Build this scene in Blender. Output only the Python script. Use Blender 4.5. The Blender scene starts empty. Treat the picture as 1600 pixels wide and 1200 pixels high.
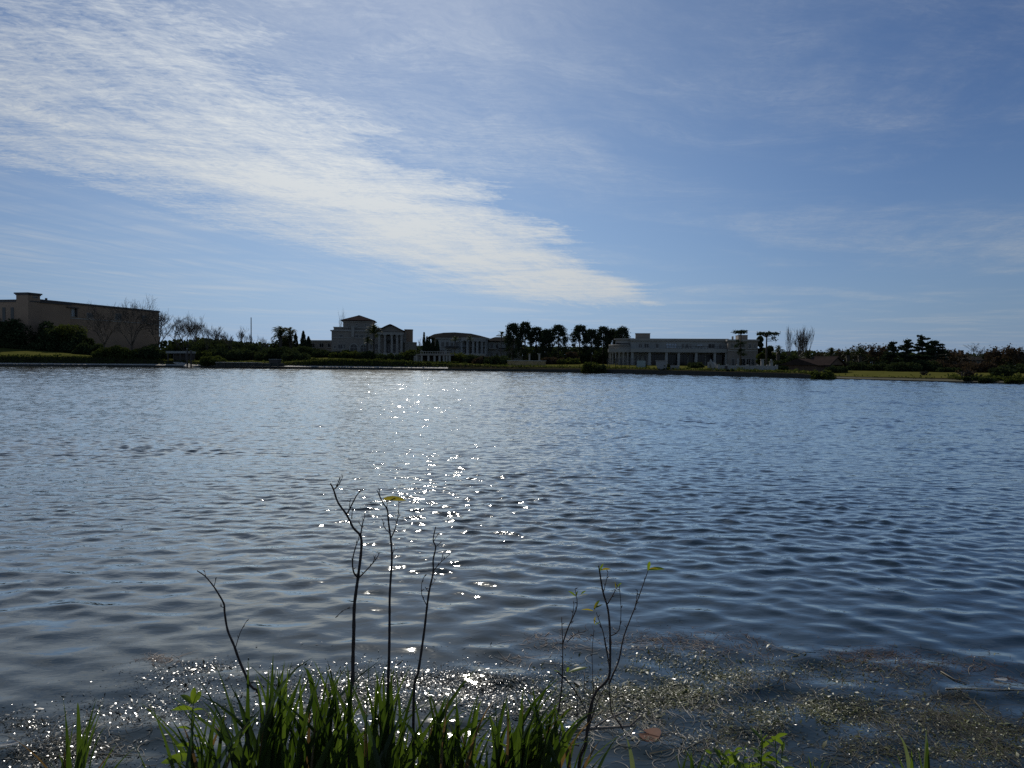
import bpy, math, random
import numpy as np
from mathutils import Vector, Matrix, noise as mnoise

random.seed(7)
RNG = np.random.default_rng(11)
scene = bpy.context.scene
COL = scene.collection

# ------------------------------------------------------------------ camera
EYE = 2.0
FPX = 1150.0                      # focal length in pixels of the 1600 px wide photograph
PITCH = math.atan(36 / FPX)
ROLL = math.radians(0.5)
cam_data = bpy.data.cameras.new('camera')
cam = bpy.data.objects.new('camera', cam_data)
COL.objects.link(cam)
cam_data.sensor_width = 36
cam_data.lens = FPX / 1600 * 36
cam_data.clip_start = 0.05
cam_data.clip_end = 20000
FWD = Vector((0, math.cos(PITCH), -math.sin(PITCH)))
UP0 = Vector((0, math.sin(PITCH), math.cos(PITCH)))
RT0 = Vector((1, 0, 0))
RT = RT0 * math.cos(ROLL) + UP0 * math.sin(ROLL)
UP = UP0 * math.cos(ROLL) - RT0 * math.sin(ROLL)
rot = Matrix((RT, UP, -FWD)).transposed()
cam.matrix_world = Matrix.Translation((0, 0, EYE)) @ rot.to_4x4()
scene.camera = cam

# ------------------------------------------------------------------ sky, sun, exposure
SUN_EL = math.radians(36)
SUN_AZ = math.radians(-9.3)         # from +Y towards +X
SUN_DIR = Vector((math.sin(SUN_AZ) * math.cos(SUN_EL), math.cos(SUN_AZ) * math.cos(SUN_EL), math.sin(SUN_EL)))
world = bpy.data.worlds.new('World')
scene.world = world
world.use_nodes = True


class NT:
    """small helper to write node trees"""
    def __init__(self, tree):
        self.t = tree
        tree.nodes.clear()

    def n(self, kind, **kw):
        nd = self.t.nodes.new(kind)
        for k, v in kw.items():
            setattr(nd, k, v)
        return nd

    def link(self, a, b):
        self.t.links.new(a, b)

    def inp(self, sock, v):
        if isinstance(v, bpy.types.NodeSocket):
            self.t.links.new(v, sock)
        else:
            sock.default_value = v

    def math(self, op, a, b=0.0, c=0.0, clamp=False):
        nd = self.n('ShaderNodeMath', operation=op, use_clamp=clamp)
        for i, v in enumerate((a, b, c)):
            self.inp(nd.inputs[i], v)
        return nd.outputs[0]

    def step(self, x, a, b):
        nd = self.n('ShaderNodeMapRange', interpolation_type='SMOOTHSTEP')
        self.inp(nd.inputs[0], x)
        nd.inputs[1].default_value = a
        nd.inputs[2].default_value = b
        return nd.outputs[0]

    def noise(self, vec, scale, detail=4, rough=0.55, dist=0.0):
        nd = self.n('ShaderNodeTexNoise')
        if vec is not None:
            self.inp(nd.inputs['Vector'], vec)
        nd.inputs['Scale'].default_value = scale
        nd.inputs['Detail'].default_value = detail
        nd.inputs['Roughness'].default_value = rough
        nd.inputs['Distortion'].default_value = dist
        return nd.outputs[0]

    def xyz(self, x, y, z=0.0):
        nd = self.n('ShaderNodeCombineXYZ')
        for i, v in enumerate((x, y, z)):
            self.inp(nd.inputs[i], v)
        return nd.outputs[0]

    def mix(self, f, a, b, mode='MIX'):
        nd = self.n('ShaderNodeMix', data_type='RGBA', blend_type=mode)
        self.inp(nd.inputs[0], f)
        self.inp(nd.inputs[6], a)
        self.inp(nd.inputs[7], b)
        return nd.outputs[2]

    def ramp(self, f, stops):
        nd = self.n('ShaderNodeValToRGB')
        self.inp(nd.inputs[0], f)
        el = nd.color_ramp.elements
        while len(el) < len(stops):
            el.new(0.5)
        for e, (p, c) in zip(el, stops):
            e.position = p
            e.color = (*c, 1)
        return nd.outputs[0]


SKY_STRENGTH = 0.068
w = NT(world.node_tree)
sky = w.n('ShaderNodeTexSky', sky_type='NISHITA')
sky.sun_disc = False
sky.sun_elevation = SUN_EL
sky.sun_rotation = SUN_AZ
sky.altitude = 0
sky.air_density = 1.0
sky.dust_density = 0.3
sky.ozone_density = 2.0
tc = w.n('ShaderNodeTexCoord')
sep = w.n('ShaderNodeSeparateXYZ')
w.link(tc.outputs['Generated'], sep.inputs[0])
# ice cloud scatters forwards: brighter towards the sun
sd = w.n('ShaderNodeVectorMath', operation='DOT_PRODUCT')
w.link(tc.outputs['Generated'], sd.inputs[0])
sd.inputs[1].default_value = SUN_DIR
fwd = w.math('POWER', w.math('MAXIMUM', sd.outputs['Value'], 0.0), 5.0)
dz = w.math('MAXIMUM', sep.outputs[2], 0.012)
px_ = w.math('DIVIDE', sep.outputs[0], dz)          # where the view ray meets the cirrus layer
py_ = w.math('DIVIDE', sep.outputs[1], dz)
u = w.math('SUBTRACT', px_, w.math('MULTIPLY', py_, 0.265))   # across the big cirrus band
# ragged edge of the band
wob = w.noise(w.xyz(w.math('MULTIPLY', px_, 0.6), w.math('MULTIPLY', py_, 1.1)), 0.9, 9, 0.68)
ue = w.math('ADD', u, w.math('MULTIPLY', w.math('SUBTRACT', wob, 0.5), 2.1))
ur = w.math('SUBTRACT', ue, w.math('MULTIPLY', w.math('MAXIMUM', w.math('SUBTRACT', py_, 4.0), 0.0), 0.085))
band = w.math('MULTIPLY', w.step(ue, -4.8, -2.3), w.math('SUBTRACT', 1.0, w.step(ur, -1.9, -1.0)))
band = w.math('MULTIPLY', band, w.math('ADD', 0.60, w.math('MULTIPLY', w.step(py_, 1.7, 4.4), 0.40)))
patch = w.noise(w.xyz(w.math('MULTIPLY', px_, 0.9), w.math('MULTIPLY', py_, 1.5), 5.5), 1.1, 6, 0.6, 0.6)
band = w.math('MULTIPLY', band, w.math('ADD', 0.48, w.math('MULTIPLY', patch, 1.0)))
# fibres of the cirrus: long in x, fine in y
warp = w.noise(w.xyz(px_, py_), 0.9, 3, 0.5)
fy = w.math('ADD', w.math('ADD', py_, w.math('MULTIPLY', px_, -0.21)), w.math('MULTIPLY', warp, 0.8))
fib = w.noise(w.xyz(w.math('MULTIPLY', px_, 1.1), w.math('MULTIPLY', fy, 4.2)), 1.8, 9, 0.62, 0.12)
fib2 = w.noise(w.xyz(w.math('MULTIPLY', px_, 3.4), w.math('MULTIPLY', fy, 10.0), 3.0), 2.6, 9, 0.72, 0.5)
grain = w.noise(w.xyz(w.math('MULTIPLY', px_, 6.0), w.math('MULTIPLY', fy, 8.0), 9.0), 4.0, 8, 0.75, 0.6)
fibu = w.noise(w.xyz(w.math('MULTIPLY', w.math('ADD', u, w.math('MULTIPLY', warp, 0.35)), 3.4), w.math('MULTIPLY', py_, 0.42), 6.0), 1.3, 9, 0.64, 0.25)   # streaks that run along the band
fibl = w.math('ADD', w.math('MULTIPLY', w.step(fib, 0.25, 0.75), 0.45), w.math('MULTIPLY', w.step(fibu, 0.30, 0.70), 0.60))
fibm = w.math('ADD', fibl, w.math('ADD', w.math('MULTIPLY', w.math('SUBTRACT', fib2, 0.5), 1.7), w.math('MULTIPLY', w.math('SUBTRACT', grain, 0.5), 2.2)))
band = w.math('MULTIPLY', band, w.math('SUBTRACT', 1.0, w.step(w.math('ADD', py_, w.math('MULTIPLY', w.math('SUBTRACT', fibu, 0.5), 9.0)), 10.0, 15.5)))
dens = w.math('SUBTRACT', w.math('MULTIPLY', band, 1.34), w.math('MULTIPLY', w.math('SUBTRACT', 1.20, fibm), 0.58))
dens = w.math('MULTIPLY', w.math('MAXIMUM', dens, 0.0), 0.92)
# looser shred right of the band, high up
shred = w.math('MULTIPLY', w.step(ue, -1.75, -1.15), w.math('SUBTRACT', 1.0, w.step(ue, -1.0, -0.45)))
shred = w.math('MULTIPLY', shred, w.math('SUBTRACT', 1.0, w.step(py_, 3.4, 4.8)))
shred = w.math('MULTIPLY', shred, w.math('MULTIPLY', w.math('ADD', 0.25, fibm), w.math('MULTIPLY', w.step(wob, 0.36, 0.62), 0.40)))
# thin veil left of the band and loose wisps elsewhere
veil = w.math('MULTIPLY', w.math('SUBTRACT', 1.0, w.step(ue, -3.8, -1.2)), w.math('ADD', 0.05, w.math('MULTIPLY', w.math('MULTIPLY', w.step(fibu, 0.32, 0.72), w.step(wob, 0.30, 0.68)), 0.36)))
veil = w.math('MULTIPLY', veil, w.math('SUBTRACT', 1.0, w.step(py_, 8.0, 17.0)))
wn = w.noise(w.xyz(w.math('MULTIPLY', px_, 0.55), w.math('MULTIPLY', fy, 0.7), 4.9), 0.62, 8, 0.66, 0.5)
wisp = w.math('MULTIPLY', w.step(wn, 0.44, 0.72), w.math('ADD', 0.12, w.math('MULTIPLY', fibm, 0.26)))
# one small flat streak low on the left
ex = w.math('POWER', w.math('ABSOLUTE', w.math('DIVIDE', w.math('ADD', px_, 4.05), 0.85)), 2.0)
ey = w.math('POWER', w.math('ABSOLUTE', w.math('DIVIDE', w.math('SUBTRACT', w.math('ADD', py_, w.math('MULTIPLY', px_, -0.3)), 11.7), 0.42)), 2.0)
streak = w.math('MULTIPLY', w.math('EXPONENT', w.math('MULTIPLY', w.math('ADD', ex, ey), -1.0)), 0.38)
dens = w.math('MAXIMUM', w.math('MAXIMUM', dens, shred), w.math('MAXIMUM', veil, w.math('MAXIMUM', wisp, streak)))
dens = w.math('MINIMUM', w.math('MAXIMUM', dens, 0.0), 0.97, clamp=True)
cb = w.math('ADD', 0.40, w.math('MULTIPLY', fwd, 0.50))
cloud_col = w.n('ShaderNodeVectorMath', operation='SCALE')
cloud_col.inputs[0].default_value = (0.95 / SKY_STRENGTH, 1.0 / SKY_STRENGTH, 1.03 / SKY_STRENGTH)
w.link(cb, cloud_col.inputs['Scale'])
tint = w.mix(w.math('MULTIPLY_ADD', fwd, 1.45, -0.36, True), (0.36, 0.49, 0.70, 1), (0.78, 0.86, 0.95, 1))
back = w.math('SUBTRACT', 1.0, w.step(sd.outputs['Value'], 0.05, 0.62))      # sky behind us, brightened to fill the shaded facades
tint = w.mix(back, tint, (0.86, 0.92, 1.0, 1))
skyc = w.mix(1.0, sky.outputs[0], tint, 'MULTIPLY')
# clear winter air: the low sky stays pale blue instead of turning yellow
low = w.math('POWER', w.math('SUBTRACT', 1.0, w.math('MINIMUM', w.math('MAXIMUM', sep.outputs[2], 0.0), 1.0)), 7.0)
hz = w.n('ShaderNodeVectorMath', operation='SCALE')
hz.inputs[0].default_value = (0.29 / SKY_STRENGTH, 0.42 / SKY_STRENGTH, 0.64 / SKY_STRENGTH)
w.link(w.math('ADD', w.math('ADD', 0.56, w.math('MULTIPLY', fwd, 1.45)), w.math('MULTIPLY', back, 0.4)), hz.inputs['Scale'])
skyc = w.mix(w.math('MULTIPLY', low, 0.92), skyc, hz.outputs[0])
col = w.mix(dens, skyc, cloud_col.outputs[0])
bg = w.n('ShaderNodeBackground')
w.link(col, bg.inputs[0])
bg.inputs[1].default_value = SKY_STRENGTH
wo = w.n('ShaderNodeOutputWorld')
w.link(bg.outputs[0], wo.inputs[0])

sun_data = bpy.data.lights.new('sun', 'SUN')
sun_data.energy = 3.6
sun_data.angle = math.radians(0.5)
sun_data.color = (1.0, 0.95, 0.87)
sun = bpy.data.objects.new('sun', sun_data)
COL.objects.link(sun)
sun.location = SUN_DIR * 60
sun.rotation_euler = SUN_DIR.to_track_quat('Z', 'Y').to_euler()

scene.view_settings.view_transform = 'Standard'
scene.view_settings.look = 'None'
scene.view_settings.exposure = 0.0
scene.view_settings.gamma = 1.0
scene.view_settings.use_curve_mapping = False
scene.render.engine = 'CYCLES'
scene.cycles.max_bounces = 6
scene.cycles.diffuse_bounces = 3
scene.cycles.glossy_bounces = 3
scene.cycles.transmission_bounces = 3
scene.cycles.caustics_reflective = False
scene.cycles.caustics_refractive = False
scene.cycles.sample_clamp_indirect = 4.0
scene.cycles.use_denoising = False
scene.cycles.use_adaptive_sampling = False

# ------------------------------------------------------------------ helpers
def ray(px, py):
    return FWD + RT * ((px - 800) / FPX) - UP * ((py - 600) / FPX)


def at(px, py, Y):
    """the point at depth Y seen at a pixel of the photograph"""
    r = ray(px, py)
    return Vector((0, 0, EYE)) + r * (Y / r.y)


def at_z(px, py, z=0.0):
    r = ray(px, py)
    return Vector((0, 0, EYE)) + r * ((z - EYE) / r.z)


def interp(x, tab):
    return float(np.interp(x, [t[0] for t in tab], [t[1] for t in tab]))


def link(name, mesh, parent=None, loc=None, rz=0.0):
    o = bpy.data.objects.new(name, mesh)
    COL.objects.link(o)
    if parent is not None:
        o.parent = parent
    if loc is not None:
        o.location = loc
    if rz:
        o.rotation_euler = (0, 0, rz)
    return o


def tag(o, label=None, cat=None, group=None, kind=None):
    if label: o['label'] = label
    if cat: o['category'] = cat
    if group: o['group'] = group
    if kind: o['kind'] = kind
    return o


def thing(name, label, cat, loc=(0, 0, 0), rz=0.0, group=None):
    return tag(link(name, None, None, loc, rz), label, cat, group)


def np_mesh(name, co, faces, mats=(), smooth=False):
    """mesh from numpy arrays: co (n,3), faces (m,k) all of one size"""
    me = bpy.data.meshes.new(name)
    co = np.asarray(co, dtype=np.float32)
    faces = np.asarray(faces, dtype=np.int32)
    m, k = faces.shape
    me.vertices.add(len(co))
    me.vertices.foreach_set('co', co.ravel())
    me.loops.add(m * k)
    me.loops.foreach_set('vertex_index', faces.ravel())
    me.polygons.add(m)
    me.polygons.foreach_set('loop_start', np.arange(0, m * k, k, dtype=np.int32))
    me.polygons.foreach_set('loop_total', np.full(m, k, dtype=np.int32))
    if smooth:
        me.polygons.foreach_set('use_smooth', np.ones(m, dtype=bool))
    me.update(calc_edges=True)
    for mt in mats:
        me.materials.append(mt)
    return me


class MB:
    """collects boxes, prisms and tubes into one mesh"""
    def __init__(self):
        self.v, self.f = [], []

    def add(self, vs, fs):
        b = len(self.v)
        self.v += [tuple(p) for p in vs]
        self.f += [tuple(b + i for i in q) for q in fs]
        return self

    def box(self, x0, x1, y0, y1, z0, z1):
        vs = [(x, y, z) for z in (z0, z1) for y in (y0, y1) for x in (x0, x1)]
        return self.add(vs, [(0, 2, 3, 1), (4, 5, 7, 6), (0, 1, 5, 4), (2, 6, 7, 3), (0, 4, 6, 2), (1, 3, 7, 5)])

    def cyl(self, x, y, z0, z1, r0, r1=None, n=10):
        r1 = r0 if r1 is None else r1
        vs = [(x + r * math.cos(2 * math.pi * i / n), y + r * math.sin(2 * math.pi * i / n), z)
              for z, r in ((z0, r0), (z1, r1)) for i in range(n)]
        fs = [(i, (i + 1) % n, n + (i + 1) % n, n + i) for i in range(n)]
        return self.add(vs, fs + [tuple(range(n - 1, -1, -1)), tuple(range(n, 2 * n))])

    def prism(self, pts, y0, y1):
        """outline in x,z extruded in y"""
        n = len(pts)
        vs = [(x, y0, z) for x, z in pts] + [(x, y1, z) for x, z in pts]
        fs = [tuple(range(n)), tuple(range(2 * n - 1, n - 1, -1))]
        fs += [(i, n + i, n + (i + 1) % n, (i + 1) % n) for i in range(n)]
        return self.add(vs, fs)

    def slab(self, pts, z0, z1):
        """outline in x,y extruded in z (counter-clockwise)"""
        n = len(pts)
        vs = [(x, y, z0) for x, y in pts] + [(x, y, z1) for x, y in pts]
        fs = [tuple(range(n - 1, -1, -1)), tuple(range(n, 2 * n))]
        fs += [(i, (i + 1) % n, n + (i + 1) % n, n + i) for i in range(n)]
        return self.add(vs, fs)

    def tube(self, pts, radii, n=5, cap=True):
        pts = [Vector(p) for p in pts]
        if not hasattr(radii, '__len__'):
            radii = [radii] * len(pts)
        vs = []
        ref = Vector((0.31, 0.87, 0.1))
        for i, p in enumerate(pts):
            d = (pts[min(i + 1, len(pts) - 1)] - pts[max(i - 1, 0)])
            d = d.normalized() if d.length > 1e-9 else Vector((0, 0, 1))
            a = d.cross(ref)
            if a.length < 1e-4:
                a = d.cross(Vector((1, 0, 0)))
            a.normalize()
            b = d.cross(a)
            vs += [p + (a * math.cos(2 * math.pi * k / n) + b * math.sin(2 * math.pi * k / n)) * radii[i] for k in range(n)]
        fs = [(i * n + k, i * n + (k + 1) % n, (i + 1) * n + (k + 1) % n, (i + 1) * n + k)
              for i in range(len(pts) - 1) for k in range(n)]
        if cap:
            fs += [tuple(range(n - 1, -1, -1)), tuple(range((len(pts) - 1) * n, len(pts) * n))]
        return self.add(vs, fs)

    def mesh(self, name, mat, smooth=False):
        me = bpy.data.meshes.new(name)
        me.from_pydata(self.v, [], self.f)
        me.materials.append(mat)
        if smooth:
            me.polygons.foreach_set('use_smooth', [True] * len(me.polygons))
        me.update()
        return me

    def build(self, name, mat, parent=None, loc=None, rz=0.0, smooth=False):
        return link(name, self.mesh(name, mat, smooth), parent, loc, rz)


# ------------------------------------------------------------------ materials
def surface(name, c, c2=None, scale=1.0, rough=0.8, bump=0.0, spec=0.3, detail=5, stretch=(1, 1, 1), metallic=0.0):
    """Principled surface with colour that wanders between c and c2"""
    m = bpy.data.materials.new(name)
    m.use_nodes = True
    t = NT(m.node_tree)
    b = t.n('ShaderNodeBsdfPrincipled')
    o = t.n('ShaderNodeOutputMaterial')
    t.link(b.outputs[0], o.inputs[0])
    co = t.n('ShaderNodeTexCoord')
    mp = t.n('ShaderNodeMapping')
    mp.inputs['Scale'].default_value = stretch
    t.link(co.outputs['Object'], mp.inputs[0])
    c2 = c2 or tuple(x * 0.65 for x in c)
    nz = t.noise(mp.outputs[0], scale, detail, 0.6)
    t.link(t.ramp(nz, [(0.3, c2), (0.7, c)]), b.inputs['Base Color'])
    b.inputs['Roughness'].default_value = rough
    b.inputs['Specular IOR Level'].default_value = spec
    b.inputs['Metallic'].default_value = metallic
    if bump:
        bp = t.n('ShaderNodeBump')
        bp.inputs['Strength'].default_value = bump
        bp.inputs['Distance'].default_value = 0.05
        t.link(t.noise(mp.outputs[0], scale * 6, 4, 0.6), bp.inputs['Height'])
        t.link(bp.outputs[0], b.inputs['Normal'])
    return m


def foliage(name, c, c2, scale=1.2, trans=0.35, rough=0.55, spec=0.25, tint=(1.1, 1.15, 0.6), rnd=0.0):
    m = bpy.data.materials.new(name)
    m.use_nodes = True
    t = NT(m.node_tree)
    co = t.n('ShaderNodeTexCoord')
    nz = t.noise(co.outputs['Object'], scale, 4, 0.6)
    if rnd:
        oi = t.n('ShaderNodeObjectInfo')
        nz = t.math('ADD', nz, t.math('MULTIPLY', t.math('SUBTRACT', oi.outputs['Random'], 0.5), rnd))
    colr = t.ramp(nz, [(0.3, c2), (0.7, c)])
    b = t.n('ShaderNodeBsdfPrincipled')
    t.link(colr, b.inputs['Base Color'])
    b.inputs['Roughness'].default_value = rough
    b.inputs['Specular IOR Level'].default_value = spec
    tr = t.n('ShaderNodeBsdfTranslucent')
    t.link(t.mix(1.0, colr, (*tint, 1), 'MULTIPLY'), tr.inputs[0])
    mx = t.n('ShaderNodeMixShader')
    mx.inputs[0].default_value = trans
    t.link(b.outputs[0], mx.inputs[1])
    t.link(tr.outputs[0], mx.inputs[2])
    o = t.n('ShaderNodeOutputMaterial')
    t.link(mx.outputs[0], o.inputs[0])
    return m


def water_material():
    m = bpy.data.materials.new('lake_water')
    m.use_nodes = True
    t = NT(m.node_tree)
    body = t.n('ShaderNodeBsdfDiffuse')
    body.inputs[0].default_value = (0.010, 0.018, 0.021, 1)
    gl = t.n('ShaderNodeBsdfGlossy')
    gl.inputs['Color'].default_value = (0.96, 0.965, 0.92, 1)
    fr = t.n('ShaderNodeFresnel')
    fr.inputs['IOR'].default_value = 1.34
    g = t.n('ShaderNodeNewGeometry')
    sp = t.n('ShaderNodeSeparateXYZ')
    t.link(g.outputs['Position'], sp.inputs[0])
    v = t.xyz(t.math('MULTIPLY', sp.outputs[0], 0.55), sp.outputs[1])
    h = t.math('ADD', t.noise(v, 7.0, 3, 0.55, 0.3), t.math('MULTIPLY', t.noise(v, 2.3, 2, 0.5), 1.8))
    # ripples too small to model roughen the open water
    t.link(t.math('MULTIPLY_ADD', t.step(sp.outputs[1], 6.0, 50.0), 0.055, 0.04), gl.inputs['Roughness'])
    bp = t.n('ShaderNodeBump')
    calm = t.step(sp.outputs[1], 4.5, 11.0)      # sheltered, smoother water beside the near bank
    t.link(t.math('ADD', 0.07, t.math('MULTIPLY', calm, 0.33)), bp.inputs['Strength'])
    bp.inputs['Distance'].default_value = 0.05
    t.link(h, bp.inputs['Height'])
    for nd in (body, gl, fr):
        t.link(bp.outputs[0], nd.inputs['Normal'])
    mx = t.n('ShaderNodeMixShader')
    t.link(t.math('MULTIPLY_ADD', fr.outputs[0], 2.0, -0.035, True), mx.inputs[0])
    t.link(body.outputs[0], mx.inputs[1])
    t.link(gl.outputs[0], mx.inputs[2])
    o = t.n('ShaderNodeOutputMaterial')
    t.link(mx.outputs[0], o.inputs[0])
    return m


# ------------------------------------------------------------------ water
NW = 360
W_L = np.exp(RNG.uniform(math.log(0.09), math.log(5.0), NW))
W_A = math.radians(-98) + RNG.normal(0, 0.60, NW)
W_KX = 2 * np.pi / W_L * np.cos(W_A)
W_KY = 2 * np.pi / W_L * np.sin(W_A)
W_P = RNG.uniform(0, 2 * np.pi, NW)


def wave_weights(Y):
    """amplitude of every wave train at distance Y from the near bank: short and low in the lee, longer outside"""
    dy = max(0.026, 0.0029 * Y)
    l0 = np.interp(Y, [3, 6, 10, 20, 40, 100, 170], [0.42, 0.34, 0.25, 0.24, 0.36, 0.8, 1.4])
    sl = np.interp(Y, [2.5, 4.5, 6.5, 11, 22, 60, 170], [0.032, 0.07, 0.105, 0.11, 0.098, 0.090, 0.088])
    lg = np.log(W_L / l0)
    wgt = np.exp(-0.5 * (lg / np.where(lg > 0, 0.42, 0.6)) ** 2)
    wgt *= np.clip((W_L / dy - 2.6) / 2.4, 0, 1)
    wgt[wgt < 0.03] = 0
    nrm = math.sqrt(0.5 * float((wgt ** 2).sum()))
    return wgt * sl / max(nrm, 1e-6) * W_L / (2 * np.pi)


G_L = np.exp(RNG.uniform(math.log(2.5), math.log(30.0), 26))
G_A = RNG.uniform(0, 2 * np.pi, 26)
G_P = RNG.uniform(0, 2 * np.pi, 26)


def gust(x, Y):
    """slow swelling and dying of the ripples from place to place"""
    s = np.sin(2 * np.pi / G_L[:, None] * (np.cos(G_A)[:, None] * np.asarray(x)[None] + np.sin(G_A)[:, None] * 1.6 * Y) + G_P[:, None]).sum(0) / math.sqrt(13)
    return np.clip(np.exp(0.20 * s), 0.55, 2.0)


def wave_z(x, y):
    """height of the water at points x, y (arrays, near water only)"""
    x = np.asarray(x, float); y = np.asarray(y, float)
    z = np.zeros_like(x)
    ys = np.round(y, 1)
    for yy in np.unique(ys):
        i = ys == yy
        a = wave_weights(float(yy))
        k = a > 0
        z[i] = (a[k, None] * np.sin(W_KX[k, None] * x[i] + W_KY[k, None] * y[i] + W_P[k, None])).sum(0) * gust(x[i], yy)
    return z


def build_water():
    ys = [2.2]
    while ys[-1] < 168:
        ys.append(ys[-1] + max(0.026, 0.0029 * ys[-1]))
    ys = np.array(ys)
    nc = 640
    uu = np.linspace(-1, 1, nc)
    co = np.empty((len(ys), nc, 3), np.float32)
    for r, Y in enumerate(ys):
        x = uu * (4 + 0.86 * Y)
        a = wave_weights(Y)
        k = a > 0
        g = gust(x, Y)
        ph = W_KX[k, None] * x[None] + (W_KY[k, None] * Y + W_P[k, None])
        cs = a[k, None] * np.cos(ph)              # crests pinch together, troughs widen
        kk = np.hypot(W_KX[k], W_KY[k])
        co[r, :, 0] = x + (cs * (W_KX[k] / kk)[:, None]).sum(0) * 0.8 * g
        co[r, :, 1] = Y + (cs * (W_KY[k] / kk)[:, None]).sum(0) * 0.8 * g
        co[r, :, 2] = (a[k, None] * np.sin(ph)).sum(0) * g
    i = np.arange(len(ys) - 1)[:, None] * nc + np.arange(nc - 1)[None]
    f = np.stack([i, i + 1, i + nc + 1, i + nc], -1).reshape(-1, 4)
    me = np_mesh('water', co.reshape(-1, 3), f, [water_material()], True)
    o = link('water', me)
    tag(o, 'rippled dark blue lake water glittering under the sun', None, None, 'structure')
    return o


build_water()

# ------------------------------------------------------------------ far shore terrain
WATERLINE = [(-260, 570), (0, 572), (250, 574), (500, 577), (640, 578.5), (830, 581), (980, 584), (1170, 588.5), (1360, 594), (1600, 600), (1860, 609)]
Z_WALL = [(-260, .45), (800, .45), (900, .62), (960, .72), (1250, .6), (1310, .12), (1860, .12)]
Z_STRIP = [(-260, .70), (700, .70), (800, .82), (960, .80), (1250, .66), (1310, .3), (1860, .3)]
Z_BANK = [(-260, 2.1), (100, 2.05), (160, 1.9), (250, 1.5), (330, 1.15), (440, 1.2), (480, 1.6), (520, 1.85), (620, 1.7), (700, 1.3), (800, .95), (960, .88), (1250, .72), (1310, .36), (1860, .6)]
Z_LAWN = [(-260, 4.6), (0, 4.1), (100, 3.2), (160, 2.4), (250, 2.2), (330, 1.9), (440, 2.2), (480, 2.6), (520, 2.8), (600, 2.0), (700, 1.7), (800, 1.5), (960, 1.4), (1150, 1.35), (1300, .8), (1500, .75), (1860, .9)]
Z_PLAT = [(-260, 4.0), (0, 3.6), (160, 2.4), (480, 2.6), (600, 2.0), (800, 1.6), (960, 1.5), (1300, 1.0), (1860, 1.1)]


def shore(px):
    return at_z(px, interp(px, WATERLINE), 0.0).y


def profile(px):
    return [(0.0, -0.5), (0.06, interp(px, Z_WALL)), (1.3, interp(px, Z_STRIP)), (2.4, interp(px, Z_BANK)),
            (25, interp(px, Z_LAWN)), (60, interp(px, Z_PLAT)), (400, 1.9), (6000, 1.5)]


def ground(x, y):
    px = 800 + FPX * (x / y) * 0.9995
    t = y - shore(px)
    z = interp(t, profile(px))
    return z


def gp(px, Y):
    """ground point seen in the direction of image column px at depth Y"""
    p = at(px, 564, Y)
    p.z = ground(p.x, p.y)
    return p


GRASS = surface('lawn_grass', (0.095, 0.092, 0.026), (0.055, 0.058, 0.015), 0.35, 1.0, 0.0, 0.0, 7)
EARTH = surface('bank_earth', (0.040, 0.034, 0.022), (0.020, 0.022, 0.012), 0.8, 1.0, 0.6, 0.0)
PALE = surface('pale_concrete', (0.42, 0.39, 0.34), (0.28, 0.26, 0.22), 0.6, 0.85, 0.3)
SAND = surface('sandy_edge', (0.075, 0.072, 0.045), (0.045, 0.045, 0.028), 0.8, 0.95, 0.3, 0.1)
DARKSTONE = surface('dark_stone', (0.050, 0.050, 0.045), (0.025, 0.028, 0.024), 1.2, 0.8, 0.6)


def build_far_shore():
    allc = list(range(-260, 1870, 8))
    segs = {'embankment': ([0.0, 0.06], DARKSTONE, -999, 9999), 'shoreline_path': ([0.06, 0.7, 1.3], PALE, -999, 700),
            'embankment_top': ([0.06, 0.7, 1.3], EARTH, 700, 1308), 'sandy_shore': ([0.06, 0.7, 1.3], SAND, 1308, 9999),
            'bank': ([1.3, 1.8, 2.4], EARTH, -999, 9999),
            'lawn': ([2.4, 4, 7, 11, 16, 21, 25, 32, 45, 60, 90, 160, 400, 1200, 6000], GRASS, -999, 9999)}
    for name, (ts, mt, lo, hi) in segs.items():
        co, fs = [], []
        cols = [c for c in allc if lo <= c <= hi]
        for i, px in enumerate(cols):
            d = ray(px, 564)
            D = shore(px)
            pr = profile(px)
            for t in ts:
                Y = D + t
                z = interp(t, pr)
                x = d.x / d.y * Y
                if 2.4 < t < 300:
                    z += 0.10 * (mnoise.noise((x * 0.09, Y * 0.09, 0))) * min(1, (t - 2.4) / 6)
                if name == 'bank' and 1.3 < t < 2.4:
                    z += 0.1 * mnoise.noise((x * 0.6, Y, 3))
                co.append((x, Y, z))
        n = len(ts)
        for i in range(len(cols) - 1):
            for j in range(n - 1):
                a = i * n + j
                fs.append((a, a + n, a + n + 1, a + 1))
        o = link(name, np_mesh(name, co, fs, [mt], name == 'lawn'))
        tag(o, None, None, None, 'structure')


build_far_shore()

# ------------------------------------------------------------------ near bank under the camera
MUD = surface('bank_mud', (0.05, 0.042, 0.028), (0.025, 0.022, 0.015), 2.0, 0.9, 0.6)


def near_z(x, y):
    e = 3.05 + 0.22 * math.sin(x * 0.9 + 0.6) + 0.12 * math.sin(x * 2.3)      # where it meets the water
    if y > e:
        return -(y - e) * 0.45
    return 0.42 * min(1.0, (e - y) / 1.3) + 0.03 * mnoise.noise((x * 2, y * 2, 0))


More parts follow.
